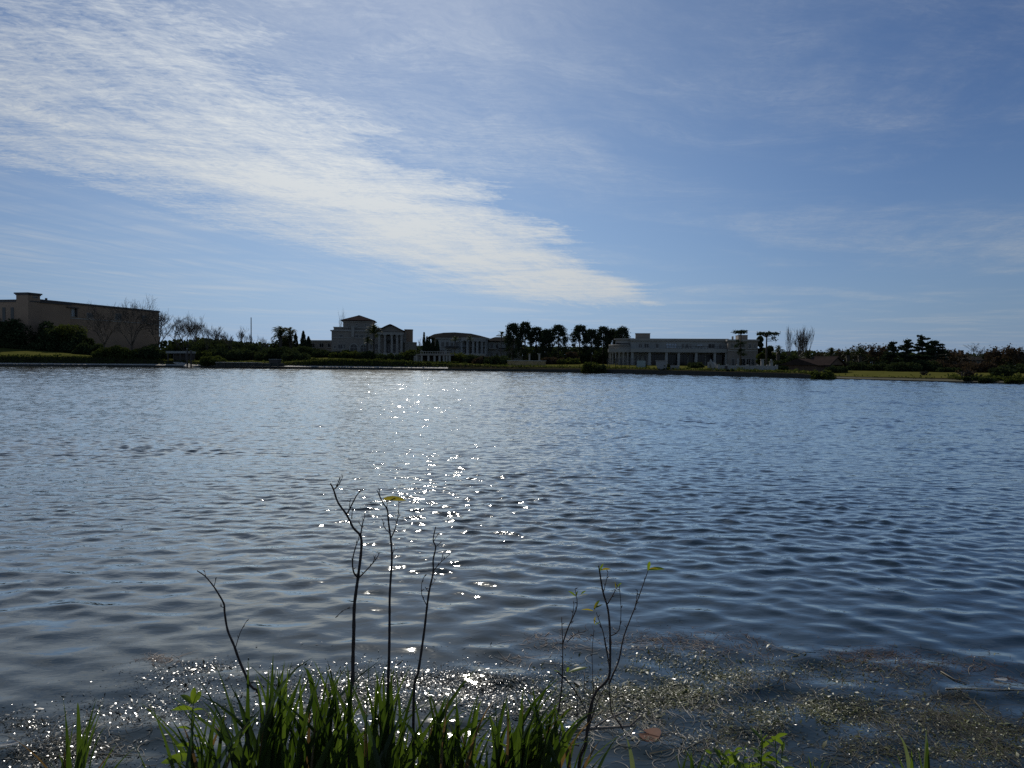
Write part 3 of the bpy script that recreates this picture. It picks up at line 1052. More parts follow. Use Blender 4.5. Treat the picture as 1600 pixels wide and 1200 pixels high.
# ---- classical villa with a pedimented portico
def villa():
    s = Site(518, 170, 645, 172)
    t = s.thing('classical_villa', 'cream classical villa with columned portico and square hipped tower', 'building')
    X, Z = s.x, s.z
    zt = Z(560, 518)
    x0, x1 = 0, X(600)
    arches = [(X(547.5), X(558.5), Z(550, 537.8)), (X(563), X(573), Z(568, 538.5))]
    MB().box(x0, x1, 0, 12, 0, zt).build('wall', STUCCO_CREAM, t)
    MB().box(x0 - .25, x1, -.28, 12.2, zt + .003, zt + .28).build('cornice', TRIM, t)
    MB().box(x0, x1, -.1, -.003, Z(540, 528.6), Z(540, 527.2)).build('string_course', TRIM, t)
    # set-back terrace storey with parapet
    zu = Z(550, 511.5, 1.2)
    MB().box(X(520.5), X(600), 1.2, 11, zt + .28, zu - .2).build('upper_wall', STUCCO_CREAM, t)
    MB().box(X(520), X(600.5), 1.05, 11.2, zu - .197, zu).build('upper_cornice', TRIM, t)
    balustrade(t, X(520), X(548), .25, zt + .283, 0.75)
    MB().box(X(549), X(553.5), -.35, 1.0, Z(550, 527), Z(550, 509)).build('pilaster', TRIM, t)
    # square tower
    ta, tb = X(534), X(580)
    ze = Z(556, 500.3, 2.5)
    MB().box(ta, tb, 2.5, 9.5, zu + .003, ze - .15).build('tower', STUCCO_CREAM, t)
    MB().box(ta - .2, tb + .2, 2.3, 9.7, ze - .42, ze - .2).build('tower_cornice', TRIM, t)
    r = MB()
    hip(r, ta, tb, 2.5, 9.5, ze, Z(557, 493, 6), 0.55, None, ((ta + tb) / 2 - .35, (ta + tb) / 2 + .35))
    r.build('tower_roof', ROOF_TILE, t)
    MB().box((ta + tb) / 2 - .22, (ta + tb) / 2 + .22, 5.5, 6.2, Z(557, 496.5, 6), Z(557, 492.6, 6)).build('chimney', TRIM, t)
    for a, b in ((568.5, 571.5), (540, 543), (554, 557)):
        window(t, s, X(a), X(b), Z(a, 509.5, 2.5), Z(a, 505.5, 2.5), 0, None, 2.5)
    for a, b, p, q, k in ((555, 560, 528, 522.3, 1), (562.5, 568.5, 528, 522.3, 1), (530, 535.5, 527, 522.5, 1), (571, 575, 528, 522.3, 1),
                          (528, 535.5, 545.5, 537.5, 1), (536.5, 539.5, 545.5, 537.5, 0), (521.5, 525, 545, 540, 0), (577, 582, 546, 537, 1), (586, 591, 546, 537, 1)):
        window(t, s, X(a), X(b), Z(a, p), Z(a, q), k)
    for a, b, zz in arches:
        rr = (b - a) / 2
        zc = zz - rr
        pts = [(a, Z(550, 549)), (b, Z(550, 549))] + [((a + b) / 2 + rr * math.cos(k), zc + rr * math.sin(k)) for k in np.linspace(0, math.pi, 13)]
        MB().prism(pts, -.06, .05).build('arched_glazing', GLASS, t)
        m = MB()
        ang = np.linspace(0, math.pi, 13)
        for k in range(12):
            c0, c1 = ang[k], ang[k + 1]
            q = [((a + b) / 2 + R * math.cos(c), zc + R * math.sin(c)) for R, c in ((rr + .003, c0), (rr + .28, c0), (rr + .28, c1), (rr + .003, c1))]
            m.prism(q, -.13, .02)
        m.box(a - .28, a - .003, -.13, .02, Z(550, 549), zc).box(b + .003, b + .28, -.13, .02, Z(550, 549), zc)
        mo = m.build('arch_surround', TRIM, t)
        MB().box((a + b) / 2 - .04, (a + b) / 2 + .04, -.1, -.062, Z(550, 549), zz - .03).box(a, b, -.1, -.062, zc - .04, zc + .04).build('glazing_bar', FRAME, mo)
    # portico
    pa, pb = X(591), X(629)
    zc, zp = Z(610, 523), Z(610, 508.5)
    MB().box(pa, pb, 1.4, 12, 0, zc).build('portico_wall', STUCCO_CREAM, t)
    MB().box(pa - .2, pb + .2, -1.5, 12, zc + .003, Z(610, 519.3)).build('entablature', TRIM, t)
    ze2 = Z(610, 519.2)
    prof = [(pa - .5, ze2)] + [(pa - .5 + (pb - pa + 1) * f, ze2 + .1 + (zp - ze2 - .1) * (.68 * (1 - abs(2 * f - 1)) + .32 * math.sin(math.pi * f) ** 2)) for f in np.linspace(0, 1, 15)] + [(pb + .5, ze2)]
    MB().prism(prof[1:-1], -1.15, 11).build('pediment', STUCCO_CREAM, t)
    m = MB()
    for k in range(1, len(prof) - 2):
        (ax, az), (bx, bz) = prof[k], prof[k + 1]
        m.prism([(ax, az + .003), (bx, bz + .003), (bx, bz + .26), (ax, az + .26)], -1.75, 11.2)
    m.build('pediment_cornice', ROOF_TILE, t)
    zb = Z(605, 552)
    for c in (593, 602, 612.6, 620.8, 627.5):
        column(t, X(c), -1.15, zb, zc, .3)
    MB().box(pa - .3, pb + .3, -1.7, 1.4, 0, zb).build('portico_floor', PALE, t)
    for a, b in ((595.5, 600), (604.5, 610.5), (614.5, 619), (622.5, 626.5)):
        window(t, s, X(a, 560, 1.4), X(b, 560, 1.4), Z(a, 532, 1.4), Z(a, 524.5, 1.4), 1, None, 1.4)
        window(t, s, X(a, 560, 1.4), X(b, 560, 1.4), Z(a, 549, 1.4), Z(a, 538, 1.4), 1, None, 1.4, None, False)
    balustrade(t, pa, pb, .9, Z(610, 536), .8, RAIL)
    # right side: wall, stair tower and low block
    MB().box(pb + .003, X(634), 2, 11, 0, Z(630, 518.5)).build('side_wall', STUCCO_CREAM, t)
    for a in (625.8, 630.2):
        window(t, s, X(a, 560, 2) + .1, X(a + 2.8, 560, 2) + .1, Z(a, 532.8, 2), Z(a, 528.5, 2), 0, None, 2)
    MB().box(X(631), X(643.8), 3, 7, 0, Z(640, 515.3, 3) - .003).build('stair_tower', STUCCO_TAN, t)
    MB().box(X(630.6), X(644.3), 2.8, 7.2, Z(640, 515.3, 3), Z(640, 514.6, 3)).build('stair_tower_cap', TRIM, t)
    MB().box(X(632), X(650), 1.2, 7, 0, Z(640, 535.3)).build('low_block', STUCCO_CREAM, t)
    MB().box(X(631.5), X(650.5), 1.0, 7.2, Z(640, 535.3) + .003, Z(640, 534.3)).build('low_block_parapet', TRIM, t)


villa()


# ---- pool pavilion
def pavilion():
    s = Site(645, 155, 704, 154)
    t = s.thing('lakeside_pavilion', 'small columned pavilion with balustraded roof beside the lake', 'pavilion')
    X, Z = s.x, s.z
    zr = Z(680, 555.5); zb = Z(680, 565)
    MB().box(0, s.L, -.3, 4.5, -.5, zb).build('floor', PALE, t)
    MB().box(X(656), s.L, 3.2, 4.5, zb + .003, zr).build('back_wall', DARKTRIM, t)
    MB().box(X(650), s.L + .2, -.25, 4.7, zr + .003, Z(680, 553.5)).build('roof_slab', STUCCO_CREAM, t)
    balustrade(t, X(656), s.L, -.1, Z(680, 553.5) + .003, .62, None, .5)
    for c in (651, 659, 669.5, 679, 687, 693.5, 698, 702.5):
        MB().box(X(c) - .2, X(c) + .2, -.15, .25, zb + .003, zr).build('pillar', TRIM, t)
    MB().box(0, X(655), .8, 4, zb + .003, Z(650, 556)).build('side_room', STUCCO_GREY, t)
    window(t, s, X(646.5), X(650), Z(650, 563), Z(650, 558), 1, None, .8)


pavilion()


# ---- mansion with the bowed roof and tall portico
def bowed_mansion():
    s = Site(676, 172, 820, 176)
    t = s.thing('bowed_roof_mansion', 'pale grey mansion with low bowed hip roof and tall white portico', 'building')
    X, Z = s.x, s.z
    ze = Z(720, 528.2)
    xl, xr = X(682), X(762)
    MB().box(xl, xr, 0, 13, 0, ze - .25).build('wall', STUCCO_WHITE, t)
    MB().box(xl - .3, xr + .3, -.35, 13.3, ze - .247, ze).build('cornice', TRIM, t)
    # bowed roof: several courses that step back
    crv = [(671.5, 528, 0), (673.5, 525, 1), (680, 522, 2.4), (695, 519.8, 4), (712, 519.3, 5), (738, 521.2, 4.6), (752, 524.3, 2.6), (766, 528, 0)]
    m = MB()
    fr, bk = [], []
    for a, b, c in crv:
        fr.append((X(a), -.3 + c * 0.1, Z(a, b)))
    prof = [(X(a), Z(a, b, 3)) for a, b, c in crv]
    z0 = ze + .003
    n = len(prof)
    vs = [(x, -.35, z0) for x, z in prof] + [(x, 3.0, max(z, z0 + .02)) for x, z in prof] + [(x, 10.0, max(z, z0 + .02)) for x, z in prof] + [(x, 13.3, z0) for x, z in prof]
    fs = []
    for r in range(3):
        fs += [(r * n + i, r * n + i + 1, (r + 1) * n + i + 1, (r + 1) * n + i) for i in range(n - 1)]
    fs += [(0, n, 2 * n, 3 * n), (n - 1, 4 * n - 1, 3 * n - 1, 2 * n - 1), tuple(range(3 * n, 4 * n)) + tuple(range(n - 1, -1, -1))]
    m.add(vs, fs).build('roof', ROOF_SLATE, t)
    # bowed portico with tall columns
    zc = Z(738, 532.3, -1.6)
    ent = MB()
    c0, c1 = X(720), X(758.5)
    k = np.linspace(0, 1, 9)
    out = [(c0 + (c1 - c0) * f, -.6 - 1.3 * math.sin(math.pi * f)) for f in k]
    ent.slab(out + [(c1, .3), (c0, .3)], zc, Z(738, 527.3, -1.6)).build('entablature', TRIM, t)
    zb = Z(738, 553)
    for f in (.02, .24, .46, .62, .82, .98):
        column(t, c0 + (c1 - c0) * f, -.35 - 1.3 * math.sin(math.pi * f), zb, zc - .003, .33, STUCCO_WHITE)
    MB().slab([(x, y - .4) for x, y in out] + [(c1, -.003), (c0, -.003)], 0, zb).build('portico_floor', PALE, t)
    for a, b in ((725.5, 729.5), (734, 737.5), (741.5, 748.5), (752, 756)):
        window(t, s, X(a), X(b), Z(a, 541), Z(a, 533.5), 1)
        window(t, s, X(a), X(b), Z(a, 552.5), Z(a, 544), 1, None, 0, None, False)
    MB().box(c0 + .3, c1 - .3, -.9, -.1, Z(738, 543), Z(738, 542)).build('balcony', RAIL, t)
    for a, b, p, q, kk in ((703.5, 708.5, 543.5, 535, 1), (689, 694, 542, 534, 1), (696.5, 701, 542, 534, 1), (711.5, 716.5, 542, 534, 1), (688, 694, 553, 546, 1), (698, 706, 553, 546, 2)):
        window(t, s, X(a), X(b), Z(a, p), Z(a, q), kk)
    MB().box(X(696), X(716), -1.0, -.07, Z(706, 543.8), Z(706, 541)).build('balcony', RAIL, t)
    # right wing
    wr = X(818)
    zw = Z(790, 534)
    MB().box(xr + .303, wr, 1.5, 12, 0, zw).build('wing_wall', STUCCO_GREY, t)
    r = MB()
    hip(r, xr + .31, wr, 1.5, 12, zw + .2, Z(790, 526.5, 5), .5, 3.0)
    r.build('wing_roof', ROOF_SLATE, t)
    for a in (766, 774.5, 790, 797, 804, 811):
        window(t, s, X(a, 560, 1.5), X(a + 4.2, 560, 1.5), Z(a, 545, 1.5), Z(a, 537.5, 1.5), 1, None, 1.5)
        window(t, s, X(a, 560, 1.5), X(a + 4.2, 560, 1.5), Z(a, 558, 1.5), Z(a, 550.5, 1.5), 1, None, 1.5)
    MB().box(X(764), X(776), .4, 1.43, Z(770, 545.5, 1.5), Z(770, 544, 1.5)).build('balcony_slab', TRIM, t)
    MB().box(X(780), X(816), .5, 1.43, Z(800, 547.5, 1.5), Z(800, 546.4, 1.5)).build('balcony_slab', TRIM, t)
    MB().box(X(780), X(816), .5, .56, Z(800, 546.3, 1.5), Z(800, 543.8, 1.5)).build('balcony_railing', RAIL, t)


bowed_mansion()


# ---- long modern mansion on the right
def long_mansion():
    s = Site(975, 150, 1183, 146)
    t = s.thing('long_flat_mansion', 'long two-storey grey mansion with flat roof, terrace columns and rounded left end', 'building')
    X, Z = s.x, s.z
    B = 2.2                                    # upper storey set back behind the terrace
    zr = Z(1080, 529.2, B)
    zs0, zs1 = Z(1050, 550.5), Z(1050, 545)    # terrace slab band
    xl, xr = X(985), X(1136)
    MB().box(xl, xr + .5, B, 14, zs1 + .003, zr - .45).build('upper_wall', STUCCO_GREY, t)
    MB().box(xl - .1, xr + .5, B - .3, 14.2, zr - .447, zr).build('parapet', TRIM, t)
    MB().box(xl, xr, B - .14, B - .003, Z(1050, 534, B), Z(1050, 533, B)).build('string_course', TRIM, t)
    MB().box(xl, xr, -.2, 14, zs0, zs1).build('terrace_slab', STUCCO_GREY, t)
    MB().box(xl, xr, 2.6, 14, 0, zs0 - .003).build('ground_wall', STUCCO_GREY, t)
    for c in (988, 1015, 1041.5, 1060.5, 1088, 1117, 1135):
        MB().box(X(c) - .24, X(c) + .24, .05, .53, 0, zs0 - .003).build('pillar', STUCCO_WHITE, t)
    g = 2.6
    for a, b in ((1018, 1027), (1028, 1038), (1043.5, 1050), (1051, 1058), (1062, 1074), (1076, 1084.5), (1090, 1101), (1103, 1114), (1119, 1131)):
        window(t, s, X(a, 560, g), X(b, 560, g), .1, zs0 - .35, 1, None, g, RAIL, False)
    for a, b in ((992, 996), (998, 1002), (1006, 1011)):
        window(t, s, X(a, 560, g), X(b, 560, g), .2, zs0 - .5, 0, None, g, None, False)
    window(t, s, X(1040, 560, B), X(1057.5, 560, B), Z(1050, 544, B), Z(1050, 536, B), 3, PALEPANE, B, None, True, 1)
    window(t, s, X(1088, 560, B), X(1098, 560, B), Z(1050, 540.5, B), Z(1050, 537.2, B), 1, PALEPANE, B)
    for a, b in ((998, 1003), (1006, 1014), (1024, 1029), (1065, 1068.5), (1070.5, 1075), (1077, 1080), (1106, 1117), (1123, 1127)):
        window(t, s, X(a, 560, B), X(b, 560, B), Z(1050, 544, B), Z(1050, 536.5, B), 1, None, B)
    MB().box(X(1041), X(1136), .0, .05, zs1 + .5, zs1 + .56).build('handrail', RAIL, t)
    for i in range(20):
        xx = X(1041.5) + (X(1135.5) - X(1041.5)) * i / 19
        MB().box(xx - .025, xx + .025, .003, .047, zs1 + .003, zs1 + .497).build('rail_post', RAIL, t)
    # penthouse box and small roof items
    MB().box(X(993), X(1016.5), 5, 9, zr + .003, Z(1004, 521.3, 5)).build('penthouse', STUCCO_CREAM, t)
    MB().box(X(992.4), X(1017), 4.8, 9.2, Z(1004, 521.3, 5) + .003, Z(1004, 520.6, 5)).build('penthouse_cap', TRIM, t)
    # rounded left end
    cx, cy = X(984), 6.0
    R1 = X(984) - X(960.5)
    R0 = X(984) - X(948.5)
    zd = Z(970, 528.2, 2)

    def arc(R, n=22):
        return [(cx + R * math.cos(a), cy + R * math.sin(a)) for a in np.linspace(math.radians(90), math.radians(272), n)]
    MB().slab(arc(R1) + [(cx + .8, cy - R1), (cx + .8, cy + R1)], zs1 + .003, zd - .3).build('drum', STUCCO_GREY, t)
    MB().slab(arc(R1 + .3) + [(cx + .8, cy - R1 - .3), (cx + .8, cy + R1)], zd - .297, zd).build('drum_cornice', TRIM, t)
    MB().slab(arc(R0) + [(cx - .003, cy - R0), (cx - .003, cy + R0)], zs0, zs1).build('round_terrace_slab', STUCCO_GREY, t)
    MB().slab(arc(R1 - .4) + [(cx - .01, cy - R1), (cx - .01, cy + R1)], 0, zs0 - .003).build('round_ground_wall', STUCCO_GREY, t)
    for a in np.linspace(math.radians(165), math.radians(265), 9):
        column(t, cx + (R0 - .35) * math.cos(a), cy + (R0 - .35) * math.sin(a), 0, zs0 - .003, .2)
    m = MB()
    for a in np.linspace(math.radians(160), math.radians(268), 34):
        m.cyl(cx + (R0 - .2) * math.cos(a), cy + (R0 - .2) * math.sin(a), zs1, zs1 + .7, .07, .06, 5)
    arcp = [(cx + (R0 - .2) * math.cos(a), cy + (R0 - .2) * math.sin(a), zs1 + .76) for a in np.linspace(math.radians(160), math.radians(268), 24)]
    m.tube(arcp, .09, 5).build('balustrade', TRIM, t)
    for a in np.linspace(math.radians(186), math.radians(262), 7):
        d = Vector((math.cos(a), math.sin(a))); q = Vector((-d.y, d.x))
        c = Vector((cx, cy)) + d * (R1 - .02)
        ring = [c - q * .45 - d * .1, c - q * .45 + d * .06, c + q * .45 + d * .06, c + q * .45 - d * .1]
        MB().slab([(p.x, p.y) for p in ring][::-1], zs1 + .5, zd - 1.0).build('tall_window', GLASS, t)
    # right block
    xa, xb = X(1136.5), X(1183)
    zq = Z(1160, 530.5)
    MB().box(xa, xb, -.6, 13, 0, zq - .35).build('right_wall', STUCCO_CREAM, t)
    MB().box(xa - .2, xb + .25, -.85, 13.2, zq - .347, zq).build('right_parapet', TRIM, t)
    MB().box(xa, xb, -.75, -.603, Z(1160, 549), Z(1160, 547.5)).build('string_course', TRIM, t)
    for a, b in ((1141, 1145.5), (1149, 1153), (1158, 1163), (1168, 1173), (1176, 1180)):
        window(t, s, X(a), X(b), Z(1160, 544.5), Z(1160, 537), 1, None, -.6)
    for a, b in ((1142, 1147), (1156, 1164), (1165, 1172), (1173, 1178)):
        window(t, s, X(a), X(b), .2, Z(1160, 560), 1, None, -.6, None, False)
    MB().box(X(1159), X(1174), 5, 9, zq + .003, Z(1166, 524, 5)).build('roof_room', STUCCO_CREAM, t)
    MB().box(X(1158.6), X(1174.4), 4.8, 9.2, Z(1166, 524, 5) + .003, Z(1166, 523.4, 5)).build('roof_room_cap', TRIM, t)
    MB().box(X(1146.3), X(1149), 3, 3.5, zq, Z(1147, 525.5, 3)).build('chimney', STUCCO_GREY, t)
    for c in (1150.5, 1154):
        MB().box(X(c) - .18, X(c) + .18, -2.6, -2.24, 0, Z(1150, 560)).build('pillar', STUCCO_WHITE, t)


long_mansion()


def gable_house():
    s = Site(1279, 116, 1318, 119)
    t = s.thing('brown_gable_house', 'low brown house with tiled gable behind the round waterside bush', 'building')
    X, Z = s.x, s.z
    zr, ze = Z(1296, 560.5), Z(1296, 567)
    MB().box(X(1280), X(1314), .5, 7, 0, ze - .4).build('wall', BRICK, t)
    m = MB()
    m.add([(X(1277), -.2, ze - .4), (X(1314), -.2, ze - .4), (X(1314), 3.7, zr), (X(1277), 3.7, zr), (X(1277), 7.5, ze - .4), (X(1314), 7.5, ze - .4)],
          [(0, 1, 2, 3), (3, 2, 5, 4), (0, 3, 4), (1, 5, 2), (0, 4, 5, 1)])
    m.build('roof', ROOF_TILE, t)
    a, b, c = X(1290), X(1312), X(1300)
    MB().prism([(a, ze - .3), (b, ze - .3), (c, zr + .15)], -.9, 3.5).build('gable', BRICK, t)
    m = MB()
    m.prism([(a - .5, ze - .55), (c, zr + .17), (c, zr + .38), (a - .5, ze - .33)], -1.2, 3.6)
    m.prism([(c + .003, zr + .17), (b + .5, ze - .55), (b + .5, ze - .33), (c + .003, zr + .38)], -1.2, 3.6)
    m.build('gable_roof', ROOF_TILE, t)
    window(t, s, X(1302), X(1308), .9, 1.9, 1, None, .5)


gable_house()


def chimney_house():
    s = Site(1468, 140, 1556, 138)
    t = s.thing('house_with_chimney', 'dark low house with a square chimney behind leafless shrubs on the right shore', 'building')
    X, Z = s.x, s.z
    za, zb = Z(1490, 551), Z(1530, 560)
    MB().box(X(1470), X(1510), 0, 8, 0, za - .5).build('wall', BRICK, t)
    m = MB()
    hip(m, X(1470), X(1508), 0, 8, za - .5, za + .02, .4, 1.0)
    m.build('roof', ROOF_SLATE, t)
    MB().box(X(1505.5), X(1510), 1.5, 2.6, 0, Z(1507, 547.8)).build('chimney', BRICK, t)
    MB().box(X(1505.1), X(1510.4), 1.4, 2.7, Z(1507, 547.8) + .003, Z(1507, 547)).build('chimney_cap', DARKTRIM, t)
    MB().box(X(1510.5), s.L, 1, 8, 0, zb - .3).build('side_wall', BRICK, t)
    m = MB()
    hip(m, X(1511), s.L, 1, 8, zb - .3, zb + .35, .4, 1.5)
    m.build('side_roof', ROOF_SLATE, t)
    MB().prism([(X(1474), za - 1.4), (X(1484), za - 1.4), (X(1479), za - .3)], -.5, 1).build('gable', STUCCO_GREY, t)
    for a, b in ((1473, 1477), (1490, 1495), (1517, 1522), (1530, 1536)):
        window(t, s, X(a), X(b), .8, 1.9, 1, None, 0 if a < 1505 else 1)


chimney_house()


# ---- walls, fences, jetties, poles
def boat_shelter():
    s = Site(258, 157, 297, 157)
    t = s.thing('boat_shelter', 'low grey flat-roofed boat shelter beside the pale slipway', 'shelter')
    X, Z = s.x, s.z
    z1, z0 = Z(275, 548.5), Z(275, 552)
    MB().box(X(259), X(292), 0, 4.5, z0, z1).build('roof', STUCCO_GREY, t)
    MB().box(X(262), X(291), 3, 4.4, 0, z0 - .003).build('back_wall', DARKTRIM, t)
    for c in (262, 271, 281, 290):
        MB().box(X(c) - .1, X(c) + .1, .1, .3, 0, z0 - .003).build('post', DARKTRIM, t)


boat_shelter()
for i, (px, pt) in enumerate(((292.5, 545), (298.5, 548))):
    p = gp(px, 153)
    t = thing('mooring_post', ('taller' if i == 0 else 'shorter') + ' of two dark posts standing at the head of the pale slipway', 'post', (p.x, p.y, p.z), 0, 'posts by the slipway')
    h = height(px, pt, 153)
    MB().cyl(0, 0, -.3, h, .17, .15, 8).build('shaft', DARKTRIM, t)
    MB().cyl(0, 0, h + .002, h + .08, .2, .2, 8).build('cap', STUCCO_GREY, t)


def slipway():
    Y = shore(300)
    x0, x1, x2 = at(262, 562, Y).x, at(284, 562, Y).x, at(314, 562, Y).x
    m = MB()
    z1 = 1.15
    # thin sloping slab running down to the right across the bank
    q = [(x0, Y + 2.6, z1), (x1, Y + 2.6, z1), (x2, Y - .6, .12), (x2 - 2.4, Y - .6, .12)]
    m.add(q + [(x, y, z - .22) for x, y, z in q], [(3, 2, 1, 0), (4, 5, 6, 7), (0, 1, 5, 4), (1, 2, 6, 5), (2, 3, 7, 6), (3, 0, 4, 7)])
    t = link('slipway', m.mesh('slipway', PALE))
    tag(t, 'pale concrete slipway sloping down to the water on the left shore', 'slipway')


slipway()


def jetty():
    s = Site(342, 148.6, 442, 146.6, 0.0)
    t = s.thing('timber_jetty', 'long dark jetty with a pale deck along the left shore', 'jetty')
    X, Z = s.x, s.z
    za = 1.25
    xs = np.linspace(0, X(406), 19)
    for i in range(18):
        MB().box(xs[i] + .02, xs[i + 1] - .02, -1.4, .8, za - .1 + .015 * (i % 3), za + .015 * (i % 3)).build('deck_plank', PALE, t)
    MB().box(0, s.L, -1.2, .7, .5, za - .103).build('beam', DARKSTONE, t)
    for i in range(9):
        xx = .4 + (s.L - .8) * i / 8
        MB().cyl(xx, -1.3, -.6, za - .11, .13, .12, 6).build('pile', DARKTRIM, t)
    MB().box(X(424), X(437), -1.0, .6, za - .1, Z(430, 561.8)).build('landing_box', DARKTRIM, t)
    MB().box(X(423.5), X(437.5), -1.1, .7, Z(430, 561.8) + .003, Z(430, 561)).build('landing_lid', STUCCO_GREY, t)


jetty()


def pole():
    Y = 178
    p = gp(392.5, Y)
    t = thing('lattice_mast', 'tall thin grey mast rising alone above the left hedges', 'mast', (p.x, p.y, p.z))
    h = height(392.5, 496, Y)
    MB().cyl(0, 0, -.3, h * .55, .17, .15, 8).build('lower_tube', DARKTRIM, t)
    MB().cyl(0, 0, h * .55 + .002, h, .12, .10, 8).build('upper_tube', DARKTRIM, t)


pole()


def yellow_wall():
    s = Site(793, 148, 852, 146)
    t = s.thing('garden_wall', 'low ochre garden wall with pale coping above the middle shore', 'wall')
    X, Z = s.x, s.z
    OCHRE = surface('ochre_render', (0.34, 0.25, 0.13), (0.24, 0.17, 0.09), .7, .9, .3)
    z1 = Z(820, 564.3)
    MB().box(0, s.L, 0, .35, -.6, z1).build('wall', OCHRE, t)
    MB().box(-.1, s.L + .1, -.1, .5, z1 + .003, Z(820, 563.2)).build('coping', PALE, t)


yellow_wall()
for i, (px, lab) in enumerate(((827.2, 'white gate pillar standing nearer the bowed roof mansion'), (842.7, 'white gate pillar standing nearer the dark conifer row'))):
    p = gp(px, 152)
    h = height(px, 552.5, 152)
    t = thing('gate_pillar', lab, 'pillar', (p.x, p.y, p.z), 0, 'white gate pillars')
    MB().box(-.16, .16, -.16, .16, -.2, h - .1).build('shaft', STUCCO_WHITE, t)
    MB().box(-.26, .26, -.26, .26, h - .098, h).build('cap', TRIM, t)


def court_fence():
    s = Site(948, 131, 1010, 129)
    t = s.thing('court_fence', 'tall wire fence on dark posts in front of the rounded mansion end', 'fence')
    X, Z = s.x, s.z
    h = Z(970, 560.5)
    for c in (949, 953, 962, 971, 984, 994.5, 1009.3):
        MB().cyl(X(c), 0, -.2, h if c < 995 else Z(1009, 563), .06, .06, 6).build('post', RAIL, t)
    m = MB()
    xa, xb = X(949), X(994)
    m.box(xa, xb, -.03, .03, h - .06, h).box(xa, xb, -.03, .03, .05, .11).box(xa, xb, -.02, .02, h * .5, h * .5 + .05)
    m.build('rail', RAIL, t)
    w_ = MB()
    n = int((xb - xa) / .3)
    for i in range(n):
        xx = xa + (xb - xa) * (i + .5) / n
        w_.box(xx - .008, xx + .008, -.008, .008, .1, h - .06)
    for i in range(8):
        zz = h * (i + .5) / 8.5
        w_.box(xa, xb, .009, .02, zz - .008, zz + .008)
    tag(w_.build('wire_mesh', RAIL, t), kind='stuff')
    MB().box(X(995), X(1009), -.02, .02, .2, Z(1002, 563.5)).build('glass_screen', surface('green_glass', (0.16, 0.22, 0.22), (0.13, 0.18, 0.18), .5, .15, 0, .5), t)


court_fence()


def white_kiosk():
    s = Site(1025, 122, 1045, 121)
    t = s.thing('white_garden_wall', 'short white curved garden wall with a step on the lawn before the long mansion', 'wall')
    X, Z = s.x, s.z
    z1, z2 = Z(1035, 564), Z(1035, 568.5)
    MB().prism([(0, z1), (0, z2 - .2), (X(1030), -.1), (X(1041), -.1), (X(1041), z1)], 0, .5).build('wall', STUCCO_WHITE, t)
    MB().box(-.1, X(1041.5), -.1, .6, z1 + .003, z1 + .1).build('coping', TRIM, t)
    MB().box(X(1047), X(1060), .2, .8, -.1, Z(1050, 571)).build('bench_wall', STUCCO_GREY, t)


white_kiosk()


def garden_stairs():
    s = Site(1106, 119, 1118, 118)
    t = s.thing('garden_stairs', 'white outdoor stair with sloping parapet descending to the lawn', 'stairs')
    X, Z = s.x, s.z
    zt = Z(1110, 566.5)
    n = 7
    for i in range(n):
        zz = zt * (n - i) / n
        xa = X(1110) + (X(1117.5) - X(1110)) * i / n
        xb = X(1110) + (X(1117.5) - X(1110)) * (i + 1) / n
        MB().box(xa, xb - .004, 0, 1.4, -.2, zz).build('step', PALE, t)
    MB().prism([(X(1109.5), zt), (X(1111), zt + .55), (X(1118), .55), (X(1118), -.1)], -.25, -.004).build('parapet', STUCCO_WHITE, t)
    MB().box(X(1106.5), X(1109.9), -.2, 1.4, -.2, zt + .1).build('landing', STUCCO_WHITE, t)


garden_stairs()


def boundary_wall():
    s = Site(1123, 118, 1215, 116)
    t = s.thing('white_boundary_wall', 'long low white wall along the terrace of the long grey mansion', 'wall')
    X, Z = s.x, s.z
    z1 = Z(1160, 571)
    seg = [1123, 1137, 1153, 1169, 1185, 1200, 1214]
    for a, b in zip(seg[:-1], seg[1:]):
        MB().box(X(a) + .18, X(b) - .18, 0, .3, -.4, z1).build('panel', STUCCO_WHITE, t)
    for a in seg:
        MB().box(X(a) - .177, X(a) + .177, -.06, .36, -.4, z1 + .15).build('pier', STUCCO_WHITE, t)
    MB().box(X(1133), X(1137), -.1, -.063, .1, z1 - .1).build('gate', DARKTRIM, t)


boundary_wall()
for i, (px, py, lab) in enumerate(((1191, 561, 'white gatepost nearer the long grey mansion beside the umbrella tree trunk'), (1205, 565, 'white gatepost farther from the mansion with a round globe on top'))):
    p = gp(px, 121)
    h = height(px, py, 121)
    t = thing('gatepost', lab, 'gatepost', (p.x, p.y, p.z), 0, 'white gateposts')
    MB().box(-.22, .22, -.22, .22, -.2, h - .1).build('shaft', STUCCO_WHITE, t)
    MB().box(-.3, .3, -.3, .3, h - .098, h).build('cap', TRIM, t)
    if i:
        m = MB()
        for k in range(4):
            z_, r_ = math.sin((k / 3 - .5) * math.pi) * .2, max(.03, math.cos((k / 3 - .5) * math.pi) * .2)
            if k < 3:
                z2_, r2_ = math.sin(((k + 1) / 3 - .5) * math.pi) * .2, max(.03, math.cos(((k + 1) / 3 - .5) * math.pi) * .2)
                m.cyl(0, 0, h + .2 + z_, h + .2 + z2_, r_, r2_, 10)
        m.build('globe', STUCCO_WHITE, t)


